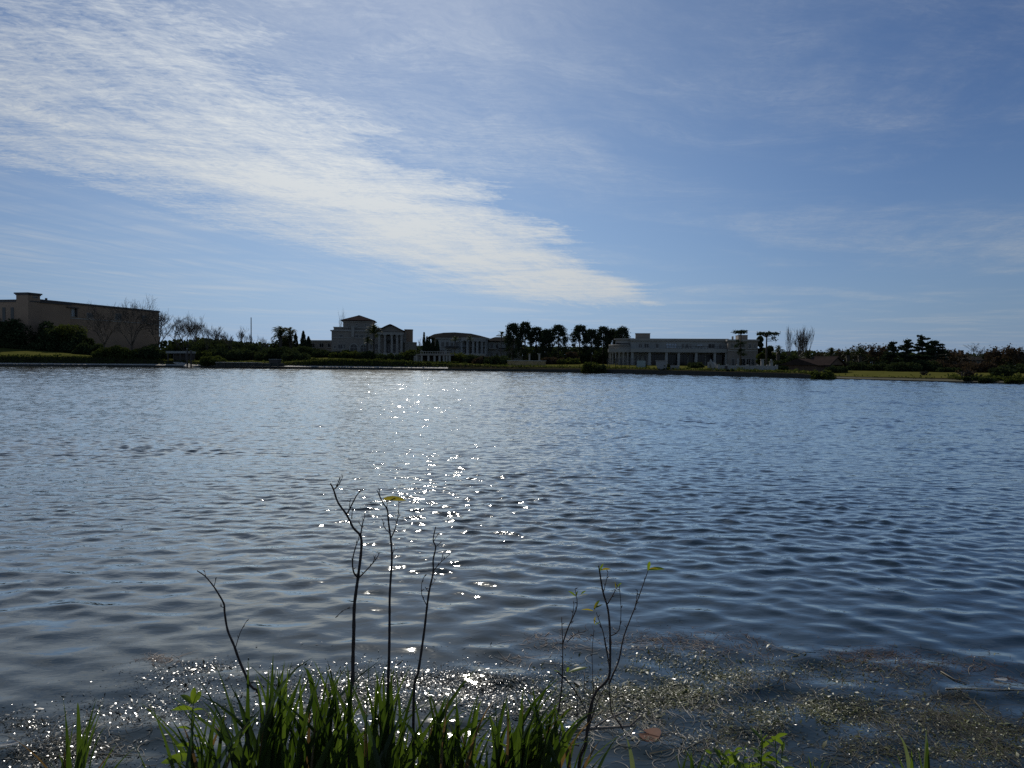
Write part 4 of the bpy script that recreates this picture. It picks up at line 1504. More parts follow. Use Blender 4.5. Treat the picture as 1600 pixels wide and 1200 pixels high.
def umbrella_tree(px, pytop, wpx, Y, label, seed, low=True, name='umbrella_pine'):
    """araucaria: bare straight stem, flat tufted top, maybe dangling lower tufts"""
    rng = np.random.default_rng(seed)
    h = height(px, pytop, Y); R = 0.5 * wpx * m_per_px(Y)
    t = thing(name, label, 'tree', put(px, Y))
    MB().tube([(0, 0, -.2), (rng.normal(0, .05), 0, h * .5), (0, 0, h * .93)], [.2, .15, .08], 8).build('trunk', BARK, t, smooth=True)
    mb, pts = MB(), []
    k = 13 if not low else 8
    for i in range(k):
        a = i * 2.4
        L = R * rng.uniform(.35, 1.0)
        b = np.array([0, 0, h * rng.uniform(.84, .90)])
        e = np.array([L * math.cos(a), L * math.sin(a), h * (.965 - 0.02 * L / R)])
        mb.tube([b, b * .5 + e * .5 + np.array([0, 0, -.12 * h * .1]), e], [.06, .045, .02], 3, False)
        pts.append(e + rng.normal(0, 1, (70, 3)) * np.array([.30, .30, .13]))
    if low:
        for i in range(16):
            a = rng.uniform(0, 6.28)
            z = h * rng.uniform(.32, .82)
            L = R * rng.uniform(.35, .9)
            b = np.array([0, 0, z]); e = np.array([L * math.cos(a), L * math.sin(a), z - .12])
            mb.tube([b, (b + e) / 2 + np.array([0, 0, .08]), e], [.04, .03, .015], 3, False)
            pts.append(e + rng.normal(0, 1, (34, 3)) * np.array([.20, .20, .13]))
    else:
        for i in range(5):
            a = rng.uniform(-.6, .6)
            z = h * rng.uniform(.72, .86)
            L = R * rng.uniform(.6, 1.05)
            b = np.array([0, 0, z]); e = np.array([L * math.cos(a), L * math.sin(a), z + .25])
            mb.tube([b, (b + e) / 2 + np.array([0, 0, -.1]), e], [.04, .03, .012], 3, False)
            pts.append(e + rng.normal(0, 1, (14, 3)) * np.array([.22, .22, .1]))
    link('crown', leaf_mesh('crown', np.concatenate(pts), .12, NEEDLE, rng, 0, .6), t)
    mb.build('branches', BARK, t)

# ------------------------------------------------------------------ trees and bushes of the far shore, left to right
# dark evergreens below the tan mansion
for i, (px, top, wd, lab) in enumerate((
        (-18, 486, 62, 'dark evergreen tree cut off by the left edge of the picture'),
        (30, 489, 52, 'dark rounded evergreen below the roof tower of the tan mansion'),
        (72, 495, 46, 'dark evergreen right of the roof tower of the tan mansion'),
        (100, 494, 48, 'tall lit-topped evergreen under the canopied mansion window'),
        (122, 512, 36, 'lower evergreen sloping down beside the leafless trees on the left'))):
    bush(px, top, wd, 183.5 - .6 * i, lab, LEAF_DARK if i != 3 else LEAF_MID, 'evergreen_tree', 'tree', 9, 20 + i, 'evergreens below the tan mansion', .27, 1.3)
bush(-5, 530, 90, 181, 'long dark hedge on the grass berm at the left edge', LEAF_DARK, 'hedge', 'hedge', 14, 31, None, .26, 1.2)
bush(82, 530, 104, 180, 'long dark hedge on the berm below the canopied window', LEAF_DARK, 'hedge', 'hedge', 16, 32, None, .26, 1.2)
bush(140, 533, 50, 176, 'dark low hedge at the right end of the berm', LEAF_DARK, 'hedge', 'hedge', 9, 33, None, .26, 1.1)
bare_tree(165, 478, 172, 'leafless grey tree standing left of the tallest one before the tan mansion', 41, .85, .25, 5, BARK, 'leafless trees before the tan mansion', width=66)
bare_tree(207, 470, 168, 'tallest leafless grey tree reaching the roofline of the tan mansion', 42, .85, .3, 5, BARK, 'leafless trees before the tan mansion', width=80)
bare_tree(246, 488, 171, 'leafless grey tree beside the right corner of the tan mansion', 43, .8, .25, 5, BARK, 'leafless trees before the tan mansion', width=58)
bare_tree(275, 494, 175, 'pale leafless tree just clear of the tan mansion', 44, .75, .3, 5, BARK_PALE, 'leafless trees before the tan mansion', width=44)
bush(187, 537, 68, 160, 'mid green bush leaning over the bank below the leafless trees', LEAF_MID, 'bush', 'bush', 10, 51, None, .22, 1.2)
bush(236, 534, 40, 161, 'dark clipped block of hedge left of the boat shelter', LEAF_DARK, 'hedge', 'hedge', 8, 52, None, .22, 1.4)
for i, (px, top, wd, lab, mt) in enumerate((
        (308, 499, 40, 'bushy leafless tree, tallest between the tan mansion and the mast', BARK_PALE),
        (350, 512, 34, 'leafless tree over green undergrowth halfway to the mast', BARK_PALE),
        (382, 514, 26, 'pale fan-shaped leafless tree just left of the mast', BARK_PALE),
        (330, 520, 26, 'small leafless tree between two larger ones left of the mast', BARK),
        (413, 527, 16, 'thin leafless sapling left of the big palm', BARK_PALE),
        (291, 507, 36, 'dense leafless tree next to the pale one beside the tan mansion', BARK),
        (322, 508, 30, 'twiggy leafless tree leaning against the tallest one left of the mast', BARK),
        (364, 520, 26, 'low twiggy leafless tree between undergrowth and mast', BARK))):
    bare_tree(px, top, 184 - 2 * i, lab, 60 + i, .55, .6, 5 if i < 3 or i > 4 else 4, mt, 'leafless trees left of the mast', width=wd)
for i, (px, top, wd, Y, lab, mt) in enumerate((
        (290, 531, 60, 178, 'dark hedge behind the boat shelter', LEAF_DARK),
        (335, 524, 66, 176, 'dark mounded shrubs below the leafless trees left of the mast', LEAF_DARK),
        (368, 529, 46, 174, 'dark shrubs at the foot of the mast on its left', LEAF_DARK),
        (400, 536, 46, 173, 'dark hedge at the foot of the mast', LEAF_DARK),
        (318, 545, 44, 166, 'low rounded shrub right of the boat shelter', LEAF_MID),
        (352, 541, 60, 168, 'low dark shrubs above the timber jetty', LEAF_DARK),
        (330, 553, 36, 154, 'green bush on the bank right of the slipway', LEAF_MID),
        (395, 543, 80, 166, 'broad dark hedge above the end of the jetty', LEAF_DARK),
        (440, 540, 60, 164, 'dark block of hedge below the big palm', LEAF_DARK),
        (463, 549, 40, 158, 'low dark bush at the left end of the sloping lawn', LEAF_DARK))):
    bush(px, top, wd, Y, lab, mt, 'shrub' if i not in (0, 3, 7, 8) else 'hedge', 'shrub' if i not in (0, 3, 7, 8) else 'hedge', None, 70 + i, 'shrubs above the timber jetty', .22, 1.3)
palm(438, 513, 38, 176, 'big round-headed palm right of the mast', 81, 46, 'palms right of the mast', .4)
palm(453, 514, 30, 179, 'second palm half hidden behind the big round-headed one', 82, 40, 'palms right of the mast', .4)
leafy_tree(447, 527, 44, 182, 'dark leafy tree filling the space behind the big palm', 83, LEAF_DARK, None, .1)
for i, (px, top, wd, lab) in enumerate(((462, 521, 12, 'small pointed conifer beside the big palm'), (474, 517, 15, 'tallest pointed conifer right of the big palm'), (482, 526, 15, 'broad short conifer nearest the low flat-roofed house'))):
    cypress(px, top, wd, 178, lab, 90 + i, 'pointed conifers beside the big palm')
bush(476, 538, 42, 172, 'dark hedge under the pointed conifers', LEAF_DARK, 'hedge', 'hedge', None, 94, None, .22, 1.3)

# villa garden
for i, (px, top, wd, Y, lab, mt) in enumerate((
        (505, 545, 46, 166, 'dark hedge below the low flat-roofed house', LEAF_DARK),
        (538, 545.5, 46, 162, 'green hedge under the arched windows of the villa', LEAF_MID),
        (577, 547, 44, 160, 'dark hedge below the villa palm', LEAF_DARK),
        (612, 551, 44, 158, 'dark shrubs at the foot of the villa columns', LEAF_DARK),
        (638, 540, 26, 160, 'leafy shrub beside the stair tower of the villa', LEAF_MID),
        (648, 549, 20, 157, 'dark shrub at the left end of the lakeside pavilion', LEAF_DARK))):
    bush(px, top, wd, Y, lab, mt, 'hedge' if i < 3 else 'shrub', 'hedge' if i < 3 else 'shrub', None, 100 + i, 'shrubs around the villa', .2, 1.3)
palm(584, 510, 30, 162, 'tall palm in front of the villa portico', 110, 34, None, .22, True)
palm(574, 527, 22, 161, 'short palm left of the tall palm before the villa', 111, 26, None, .2)
bare_tree(534, 484, 186, 'thin leafless poplar rising behind the villa tower', 112, .35, .9, 4, BARK_PALE, None, width=9, thick=.6)
bare_tree(654, 529, 172, 'thin leafless tree between the stair tower and the cypresses', 113, .45, .7, 4, BARK_PALE, None, width=10, thick=.7)
for i, (px, top, wd, lab) in enumerate(((662.4, 519.5, 7, 'slender tallest cypress nearest the villa'), (667, 526, 8, 'second cypress from the villa, narrow'), (670.8, 526, 9, 'third cypress from the villa, narrow'), (676, 527.5, 11, 'fourth cypress from the villa, broader'), (683, 531, 12, 'short broad cypress nearest the bowed roof mansion'))):
    cypress(px, top, wd, 164, lab, 120 + i, 'cypresses before the bowed roof mansion')
for i, (px, top, wd, Y, lab, mt) in enumerate((
        (668, 546, 40, 162, 'dark hedge under the row of cypresses', LEAF_DARK),
        (712, 548, 42, 158, 'green shrubs just right of the lakeside pavilion', LEAF_MID),
        (740, 552, 48, 157, 'dark shrubs below the tall white portico', LEAF_DARK),
        (776, 552.5, 46, 152, 'dark round waterside bush left of the ochre wall', LEAF_DARK),
        (757, 555, 36, 153, 'low brownish shrub beside the dark round waterside bush', LEAF_BROWN),
        (700, 564.5, 50, 150, 'low clipped greenery on the bank before the lakeside pavilion', LEAF_MID),
        (672, 565, 24, 151, 'small dark bush before the pavilion columns', LEAF_DARK))):
    bush(px, top, wd, Y, lab, mt, 'hedge' if i in (0, 5) else 'shrub', 'hedge' if i in (0, 5) else 'shrub', None, 130 + i, 'shrubs before the bowed roof mansion', .19, 1.35)
palm(711, 526, 16, 165, 'slender palm before the left half of the bowed roof mansion', 140, 22, 'slender palms before the bowed roof mansion', .14, True)
palm(734.5, 525, 15, 164, 'slender palm in front of the tall white portico', 141, 22, 'slender palms before the bowed roof mansion', .14, True)
palm(783, 518, 18, 165, 'tallest slender palm, beside the conifer row', 142, 24, 'slender palms before the bowed roof mansion', .14, True)
palm(797, 520, 15, 168, 'pale slender palm partly behind the first tufted conifer', 143, 22, 'slender palms before the bowed roof mansion', .14, True)

# row of tufted conifers
for i, (px, top, wd, lab) in enumerate((
        (801, 504.5, 22, 'first tufted conifer of the row, nearest the bowed roof mansion'),
        (820, 503, 24, 'second and tallest tufted conifer of the row'),
        (837, 510.5, 24, 'third tufted conifer of the row, dense'),
        (854, 514.5, 18, 'fourth tufted conifer of the row, small and narrow'),
        (872.5, 508, 28, 'fifth tufted conifer, broad and standing before the gap in the row'),
        (906, 507.5, 27, 'sixth tufted conifer, just after the gap in the row'),
        (924, 515, 22, 'seventh tufted conifer of the row, lower'),
        (942, 510, 23, 'eighth tufted conifer of the row, with a rounded top'),
        (957, 513, 20, 'ninth tufted conifer of the row, slim'),
        (972, 510, 20, 'last tufted conifer of the row, behind the rounded mansion end'))):
    tufted_conifer(px, top, wd, 168 + 1.5 * (i % 3), lab, 150 + i, 'row of tufted conifers')
for i, (px, top, wd, Y, lab, mt) in enumerate((
        (852, 546, 60, 172, 'dark undergrowth below the first half of the conifer row', LEAF_DARK),
        (897, 547, 62, 173, 'dark undergrowth below the gap in the conifer row', LEAF_DARK),
        (936, 548, 50, 172, 'dark undergrowth below the last conifers of the row', LEAF_DARK),
        (862, 556, 40, 156, 'brown-green shrub right of the white gate pillars', LEAF_BROWN),
        (888, 558, 36, 155, 'grey-green shrub in the middle of the conifer row garden', LEAF_MID),
        (893, 545, 22, 160, 'upright brown shrub under the gap of the conifer row', LEAF_BROWN),
        (922, 561, 36, 128, 'olive round bush at the water left of the wire fence', LEAF_MID),
        (940, 566, 18, 127, 'small dark bush touching the wire fence', LEAF_DARK))):
    bush(px, top, wd, Y, lab, mt, 'shrub', 'shrub', None, 170 + i, 'shrubs under the conifer row', .19, 1.3)

# garden of the long mansion
umbrella_tree(1157, 515.5, 18, 126, 'slim araucaria with dangling tufts in front of the long grey mansion', 190, True, 'araucaria_tree')
umbrella_tree(1197, 518.5, 32, 124, 'tall flat-topped umbrella tree right of the long grey mansion', 191, False)
leafy_tree(1187, 526, 22, 150, 'dark leafy tree between the long grey mansion and the umbrella tree', 192, LEAF_DARK, None, .05)
leafy_tree(1203, 541, 24, 140, 'dark leafy tree behind the umbrella tree trunk', 193, LEAF_DARK, None, .05)
leafy_tree(1190, 552, 16, 134, 'small yellow-green tree beside the mansion wall', 194, LEAF_MID, None, .1, 1500)
for i, (px, top, wd, Y, lab, mt) in enumerate((
        (1090, 564, 26, 130, 'dark bush by the mansion terrace, left of the garden stairs', LEAF_DARK),
        (1084, 567, 18, 127, 'low dark bush left of the garden stairs bush', LEAF_DARK),
        (1045, 568, 8, 124, 'narrow dark shrub beside the short white garden wall', LEAF_DARK),
        (1121, 567, 12, 121, 'dark shrub right of the garden stairs', LEAF_DARK),
        (1006, 566, 8, 133, 'small dark shrub behind the glass screen', LEAF_DARK),
        (1140, 576, 10, 112, 'small dark plant at the foot of the white boundary wall', LEAF_DARK),
        (1222, 571, 20, 118, 'dark leafy shrub at the end of the white boundary wall', LEAF_DARK))):
    bush(px, top, wd, Y, lab, mt, 'shrub', 'shrub', None, 200 + i, 'shrubs before the long mansion', .16, 1.2)
palm(1216, 541, 24, 130, 'palm right of the umbrella tree', 210, 34, 'palms on the right shore', .3)
palm(1262, 549, 28, 122, 'palm leaning over dark shrubs left of the round waterside bush', 211, 34, 'palms on the right shore', .3)
palm(1299, 545, 26, 132, 'palm above the brown gable house', 212, 34, 'palms on the right shore', .3)
palm(1325, 547, 22, 134, 'palm just right of the brown gable house', 213, 32, 'palms on the right shore', .3)
palm(1343, 545, 26, 133, 'broad palm between the gable house and the cedars', 214, 34, 'palms on the right shore', .3)
bare_tree(1230, 512, 133, 'upright leafless poplar nearer the umbrella tree', 220, .30, .95, 4, BARK_PALE, 'leafless poplars', stems=2, width=15, thick=1.2, kids=(2, 4))
bare_tree(1250, 515, 132, 'broader clump of upright leafless poplars left of the round waterside bush', 221, .32, .95, 4, BARK_PALE, 'leafless poplars', stems=4, width=27, thick=1.1, kids=(2, 4))
for i, (px, top, wd, Y, lab, mt) in enumerate((
        (1214, 556, 24, 127, 'dark undergrowth below the palm right of the umbrella tree', LEAF_DARK),
        (1238, 552, 34, 126, 'dark tall shrubs at the foot of the leafless poplars', LEAF_DARK),
        (1266, 556, 34, 122, 'dark shrub mass under the leaning palm', LEAF_DARK),
        (1285, 570, 28, 95, 'round dark bush standing right at the water', LEAF_MID),
        (1308, 558, 30, 138, 'brown-green shrubs behind the gable house', LEAF_BROWN),
        (1335, 562, 40, 128, 'dark hedge right of the gable house', LEAF_DARK),
        (1306, 569, 34, 112, 'dark hedge in front of the brown gable house', LEAF_DARK),
        (1375, 566, 50, 126, 'dark hedge along the lawn below the brown trees', LEAF_DARK))):
    bush(px, top, wd, Y, lab, mt, 'shrub' if i < 5 else 'hedge', 'shrub' if i < 5 else 'hedge', None, 230 + i, 'shrubs on the right shore', .17, 1.3)
for i, (px, top, wd, lab) in enumerate(((1283, 550, 22, 'pale leafless tree behind the palm of the gable house'), (1352, 539, 28, 'leafless tree right of the broad palm'), (1366, 541, 32, 'brown twiggy tree left of the first cedar'), (1382, 542, 28, 'brown twiggy tree touching the first cedar'), (1312, 548, 16, 'small twiggy tree between two palms'), (1334, 544, 30, 'spreading twiggy tree behind the broad palm'), (1484, 548, 30, 'brown twiggy tree in front of the chimney house roof'), (1503, 553, 26, 'low brown twiggy tree below the chimney'))):
    bare_tree(px, top, 138, lab, 240 + i, .75, .35, 4, BARK, 'leafless trees on the right shore', width=wd, leaves=450 if i in (2, 3, 6, 7) else 120, leafmat=LEAF_BROWN)

cedar(1394, 535, 26, 130, 'first cedar of the group, thin with open shelves', 250, 'cedars on the right lawn', 7, .25)
cedar(1416, 532, 32, 126, 'second cedar, dense and dark down to the lawn', 251, 'cedars on the right lawn', 10, .05)
cedar(1440, 526, 32, 131, 'tallest cedar with clear flat shelves', 252, 'cedars on the right lawn', 8, .2)
cedar(1461, 532.5, 36, 128, 'last cedar of the group, broad with a rounded top', 253, 'cedars on the right lawn', 9, .2)
for i, (px, top, wd, Y, lab, mt) in enumerate((
        (1408, 562, 50, 122, 'dark shrubs under the first cedars', LEAF_DARK),
        (1440, 558, 50, 124, 'dark shrubs below the tallest cedar', LEAF_DARK),
        (1470, 559, 40, 124, 'brown shrub between the cedars and the chimney house', LEAF_BROWN),
        (1498, 562, 40, 122, 'brown shrubs before the house with the chimney', LEAF_BROWN),
        (1488, 573, 50, 118, 'low dark hedge in front of the chimney house', LEAF_DARK),
        (1532, 563, 50, 116, 'tall dark shrubs right of the chimney house', LEAF_BROWN),
        (1566, 567, 26, 92, 'dark green leafy bush by the water near the right edge', LEAF_DARK),
        (1600, 566, 50, 108, 'dark shrubs cut off by the right edge', LEAF_DARK),
        (1520, 588, 34, 84, 'low dark thicket on the bank at the right', LEAF_DARK),
        (1546, 590, 30, 82, 'low thicket on the bank below the leafy bush', LEAF_DARK),
        (1590, 592, 40, 80, 'low green thicket on the bank at the right edge', LEAF_MID))):
    bush(px, top, wd, Y, lab, mt, 'shrub', 'shrub', None, 260 + i, 'shrubs on the right lawn', .16, 1.3)
for i, (px, top, wd, Y, lab, lv) in enumerate((
        (1529, 538, 34, 128, 'fan-shaped leafless tree right of the chimney', 0),
        (1556, 546, 26, 118, 'brown half-leafless tree behind the leafy waterside bush', 700),
        (1578, 545, 30, 114, 'brown-leaved tree left of the one cut by the right edge', 900),
        (1606, 545, 40, 112, 'leafless tree cut off by the right edge', 60),
        (1512, 580, 22, 86, 'small leafless bush tree overhanging the right bank', 60),
        (1446, 580, 10, 99, 'tiny leafless sapling on the right lawn', 0))):
    bare_tree(px, top, Y, lab, 280 + i, .8, .3, 5 if i in (0, 3) else 4, BARK if i != 0 else BARK_PALE, 'leafless trees at the right edge', width=wd, leaves=lv)
leafy_tree(1543, 550, 18, 126, 'dark round evergreen between two leafless trees at the right', 290, LEAF_DARK, None, .1, 1500)
leafy_tree(1577, 546, 20, 124, 'dark evergreen showing above the brown-leaved tree', 291, LEAF_DARK, None, .1, 1500)

# ragged greenery down the face of the far bank
def bank_greenery():
    rng = np.random.default_rng(300)
    pts = []
    for px in np.arange(-200, 1850, 1.2):
        D = shore(px)
        amt = interp(px, [(-200, 1), (150, 1.2), (260, .3), (460, .6), (480, 1.3), (640, 1.3), (700, .5), (900, .35), (1290, .5), (1310, .03), (1480, .05), (1500, .8), (1850, 1)])
        for k in range(rng.poisson(11 * amt)):
            q = px + rng.uniform(-1, 1)
            t = rng.uniform(1.1, 3.2)
            d = ray(q, 564)
            Y = D + t
            z = interp(t, profile(q)) + max(0, mnoise.noise((q * .06, 3, 1)) + .4 * mnoise.noise((q * .25, 7, 1))) * .7 * rng.uniform(0, 1)
            pts.append((d.x / d.y * Y, Y, z + abs(rng.normal(0, .16))))
    o = link('bank_greenery', leaf_mesh('bank_greenery', pts, .12, LEAF_MID, rng, .2, 1.0))
    tag(o, 'ragged grass and weeds covering the face of the far bank', None, None, 'stuff')


bank_greenery()

# woods that close the view behind the gardens
def far_wood():
    rng = np.random.default_rng(310)
    pts = []
    tab = [(-200, 0), (240, 0), (255, 533), (330, 530), (420, 538), (520, 540), (660, 541), (780, 541), (1000, 545), (1190, 551), (1260, 551), (1340, 550), (1480, 554), (1700, 557), (1850, 558)]
    for px in np.arange(256, 1850, .55):
        Y = 215 + 8 * math.sin(px * .05)
        top = interp(px, tab) + 3.0 * mnoise.noise((px * .07, 1, 0)) + 2 * mnoise.noise((px * .21, 4, 0))
        p = at(px, top, Y)
        for k in range(9):
            pts.append((p.x + rng.normal(0, .3), Y + rng.normal(0, 2.5), 1.4 + (p.z - 1.4) * rng.uniform(0, 1) ** .7))
    o = link('far_wood', leaf_mesh('far_wood', pts, .42, LEAF_DARK, rng))
    tag(o, 'dark distant wood closing the view behind the gardens', None, None, 'stuff')


far_wood()

# ------------------------------------------------------------------ floating weed beside the near bank
WEED_GREEN = foliage('floating_weed_green', (0.16, 0.17, 0.060), (0.075, 0.085, 0.032), 3.0, 0.30, 0.42, 0.32)
WEED_WET = foliage('wet_weed_scrap', (0.055, 0.055, 0.036), (0.022, 0.024, 0.018), 4.0, 0.1, 0.22, 0.5)
WEED_BROWN = foliage('brown_weed_strand', (0.085, 0.046, 0.030), (0.036, 0.024, 0.018), 3.0, 0.2, 0.55, 0.15, tint=(1.2, 0.9, 0.6))
WEED_OLIVE = foliage('olive_weed_strand', (0.066, 0.060, 0.036), (0.028, 0.028, 0.018), 3.0, 0.25, 0.5, 0.2)
STRAW = foliage('dry_straw', (0.20, 0.175, 0.125), (0.12, 0.10, 0.07), 6.0, 0.2, 0.6, 0.2, tint=(1, 0.95, 0.8))


def in_patches(rng, n, patches):
    """n points on the water in soft-edged patches (px, py, rx, ry, weight) placed where the picture shows them"""
    wts = np.array([p[4] for p in patches], float); wts /= wts.sum()
    k = rng.choice(len(patches), n, p=wts)
    out = []
    for i in k:
        cx, cy, rx, ry, _ = patches[i]
        qx = cx + rng.normal(0, .5) * rx
        qy = min(cy + rng.normal(0, .5) * ry, 1235)
        if qy < 960:
            continue
        p = at_z(qx, qy, 0.0)
        nz = mnoise.noise((p.x * 2.1, p.y * 3.0, 1.3)) + 0.6 * mnoise.noise((p.x * 6.5, p.y * 9.0, 5.1))
        if nz + rng.normal(0, .42) < 0.06:
            continue
        out.append((p.x, p.y))
    return np.array(out)


def scraps(name, label, mat, n, patches, size, tilt, seed, lift=0.004):
    """small curled leaf scraps lying on the water"""
    rng = np.random.default_rng(seed)
    xy = in_patches(rng, n, patches)
    m = len(xy)
    z = wave_z(xy[:, 0], xy[:, 1]) + lift
    a = rng.uniform(0, 2 * np.pi, m)
    L = size * rng.lognormal(0, .45, (m, 1)); B = L * rng.uniform(.13, .42, (m, 1))
    d = np.stack([np.cos(a), np.sin(a), rng.normal(0, tilt, m)], 1)
    q = np.stack([-np.sin(a), np.cos(a), rng.normal(0, tilt, m)], 1)
    c = np.stack([xy[:, 0], xy[:, 1], z], 1)
    h = np.abs(rng.normal(0, .25, (m, 1))) * L * np.array([[0, 0, 1.0]])
    v = np.stack([c - d * L, c - q * B * .8 + h * .7, c + d * L + h * .4, c + q * B + h], 1).reshape(-1, 3)
    f = np.arange(4 * m).reshape(-1, 4)
    f = np.concatenate([f[:, [0, 1, 3]], f[:, [1, 2, 3]]])
    o = link(name, np_mesh(name, v, f, [mat]))
    tag(o, label, None, None, 'stuff')


def strands(name, label, mat, n, patches, length, wid, seed, curl=1.0, lift=0.005, rise=0.0):
    """thin curved threads and stalks lying on the water"""
    rng = np.random.default_rng(seed)
    xy = in_patches(rng, n, patches)
    m, k = len(xy), 7
    L = length * rng.lognormal(0, .5, m)
    a0 = rng.normal(0, 0.9, m) + np.where(rng.uniform(size=m) < .5, 0, math.pi)
    cv = rng.normal(0, 1.6, m) * curl
    x, y = xy[:, 0].copy(), xy[:, 1].copy()
    W = wid * rng.lognormal(0, .35, m)
    V = []
    for i in range(k):
        s = i / (k - 1)
        a = a0 + cv * s
        ww = W * (1 - .7 * s)
        nx, ny = -np.sin(a) * ww, np.cos(a) * ww
        V.append(np.stack([x - nx, y - ny, np.zeros(m)], 1)); V.append(np.stack([x + nx, y + ny, np.zeros(m) + .3 * W], 1))
        x = x + np.cos(a) * L / k; y = y + np.sin(a) * L / k
    V = np.stack(V, 1)                       # m, 2k, 3
    base = wave_z(V[:, :, 0].ravel(), V[:, :, 1].ravel()).reshape(m, 2 * k)
    up = rise * np.abs(rng.normal(0, 1, (m, 1))) * np.sin(np.linspace(0, math.pi, k)).repeat(2)[None]
    V[:, :, 2] += base + lift + up
    f = []
    for i in range(k - 1):
        b = np.arange(m) * 2 * k + 2 * i
        f.append(np.stack([b, b + 2, b + 3, b + 1], 1))
    o = link(name, np_mesh(name, V.reshape(-1, 3), np.concatenate(f), [mat], True))
    tag(o, label, None, None, 'stuff')


scraps('floating_duckweed', 'pale green floating weed in drifting patches on the right', WEED_GREEN, 36000,
       [(1080, 1060, 110, 34, 3.2), (1020, 1085, 110, 46, 2.4), (1000, 1040, 120, 30, 1.2), (1260, 1115, 110, 30, 1.8), (1330, 1090, 130, 34, 1.1),
        (1420, 1150, 180, 50, 1.0), (1560, 1115, 90, 50, .7), (1150, 1130, 140, 50, 1.0), (900, 1090, 90, 50, 1.0), (1300, 1040, 200, 24, .5), (1480, 1180, 160, 40, .7)],
       0.0072, .30, 401)
scraps('wet_weed_scraps', 'dark wet weed scraps glinting on the water in front of the clumps', WEED_WET, 44000,
       [(500, 1080, 150, 44, 2.4), (640, 1070, 120, 40, 2.6), (650, 1150, 130, 40, 2.0), (760, 1075, 110, 46, 2.2), (600, 1130, 240, 60, 2.2), (290, 1070, 90, 40, 1.2), (200, 1120, 120, 40, 1.2),
        (40, 1130, 70, 20, .8), (90, 1170, 160, 30, 1.3), (850, 1110, 110, 60, 1.2), (1000, 1080, 140, 60, .8), (330, 1045, 80, 16, .5), (1250, 1130, 260, 70, .5), (60, 1195, 160, 30, .8)],
       0.0072, .20, 402)
strands('brown_weed_strands', 'reddish brown weed strands along the outer edge of the floating mat', WEED_BROWN, 3000,
        [(900, 1004, 110, 22, 1.2), (1060, 997, 110, 20, 1.3), (1130, 1014, 180, 26, 1.5), (1340, 1022, 60, 12, 1.6), (1400, 1020, 50, 12, 1.0), (1450, 1040, 120, 18, 1.0), (245, 1030, 34, 9, 1.2), (1560, 1060, 80, 22, .8), (800, 1030, 40, 12, .3)],
        0.10, .0015, 403, 1.2, .004)
strands('olive_weed_strands', 'tangled olive weed threads spread over the dark water on the right', WEED_OLIVE, 10000,
        [(1200, 1080, 240, 60, 2), (1400, 1110, 240, 70, 2.4), (1540, 1130, 180, 80, 2.4), (1050, 1120, 180, 60, 1.4), (900, 1130, 160, 60, .9), (1300, 1170, 300, 40, 1.2), (150, 1160, 160, 40, .8), (600, 1110, 240, 60, .6)],
        0.13, .0015, 404, 1.2, .004)
strands('straw_stalks', 'pale dry stalks and curled threads afloat among the weed', STRAW, 95,
        [(1250, 1080, 260, 60, 2), (1450, 1100, 220, 60, 2), (1100, 1150, 200, 50, 1.2), (950, 1150, 140, 40, .8), (200, 1160, 140, 30, .8), (1500, 1180, 200, 30, .7)],
        0.11, .0017, 405, 1.2, .007, .012)


def on_water(px, py, dz=0.0):
    p = at_z(px, py, 0.0)
    return Vector((p.x, p.y, float(wave_z([p.x], [p.y])[0]) + dz))


def float_stick(pxs, r, label, mat, name='floating_stick', cat='stick'):
    pts = [on_water(x, y, 0.004) for x, y in pxs]
    c = pts[0].copy()
    m = MB().tube([p - c for p in pts], [r * (1 - .5 * i / (len(pts) - 1)) for i in range(len(pts))], 6)
    tag(m.build(name, mat, None, c, smooth=True), label, cat)


PALEREED = foliage('pale_reed', (0.50, 0.46, 0.38), (0.36, 0.33, 0.27), 6.0, 0.2, 0.45, 0.4, tint=(1, 0.95, 0.8))
float_stick([(1478, 1078), (1520, 1079), (1570, 1081), (1612, 1081)], .0045, 'long straight pale reed floating at the right edge', PALEREED, 'floating_reed', 'reed')
float_stick([(1470, 1050), (1490, 1060), (1510, 1067)], .005, 'short pale twig floating left of the white leaf at the right', STRAW)
float_stick([(1522, 1095), (1536, 1110), (1550, 1125), (1549, 1132)], .004, 'thin bent twig floating below the long straight reed', WEED_OLIVE)
float_stick([(60, 1183), (100, 1179), (170, 1178), (205, 1181)], .005, 'pale stalk lying on the weed beside the small left clump', STRAW)


def flat_leaf(name, px, py, L, B, yaw, mat, label, cat, notch=False):
    """a floating leaf with a cupped outline and a raised midrib"""
    c = on_water(px, py, .006)
    n = 18
    vs, fs = [(0, 0, 0)], []
    for ring, (sc, zz) in enumerate(((.55, .001), (1.0, .004))):
        for i in range(n):
            a = 2 * math.pi * i / n
            r = 1 + .06 * math.sin(3 * a + 1)
            if notch and (i == 0):
                r *= .25
            if not notch:
                r *= (0.75 + .25 * abs(math.cos(a)))
            vs.append((L * .5 * sc * r * math.cos(a), B * .5 * sc * r * math.sin(a), zz * (1 + math.sin(2 * a))))
    fs += [(0, 1 + i, 1 + (i + 1) % n) for i in range(n)]
    fs += [(1 + i, 1 + n + i, 1 + n + (i + 1) % n, 1 + (i + 1) % n) for i in range(n)]
    o = MB().add(vs, fs).build(name, mat, None, c, yaw, True)
    MB().tube([(-L * .48, 0, .0035), (0, 0, .003), (L * .46, 0, .0055)], [.0016, .0014, .0007], 4).build('midrib', mat, o)
    tag(o, label, cat)
    return o


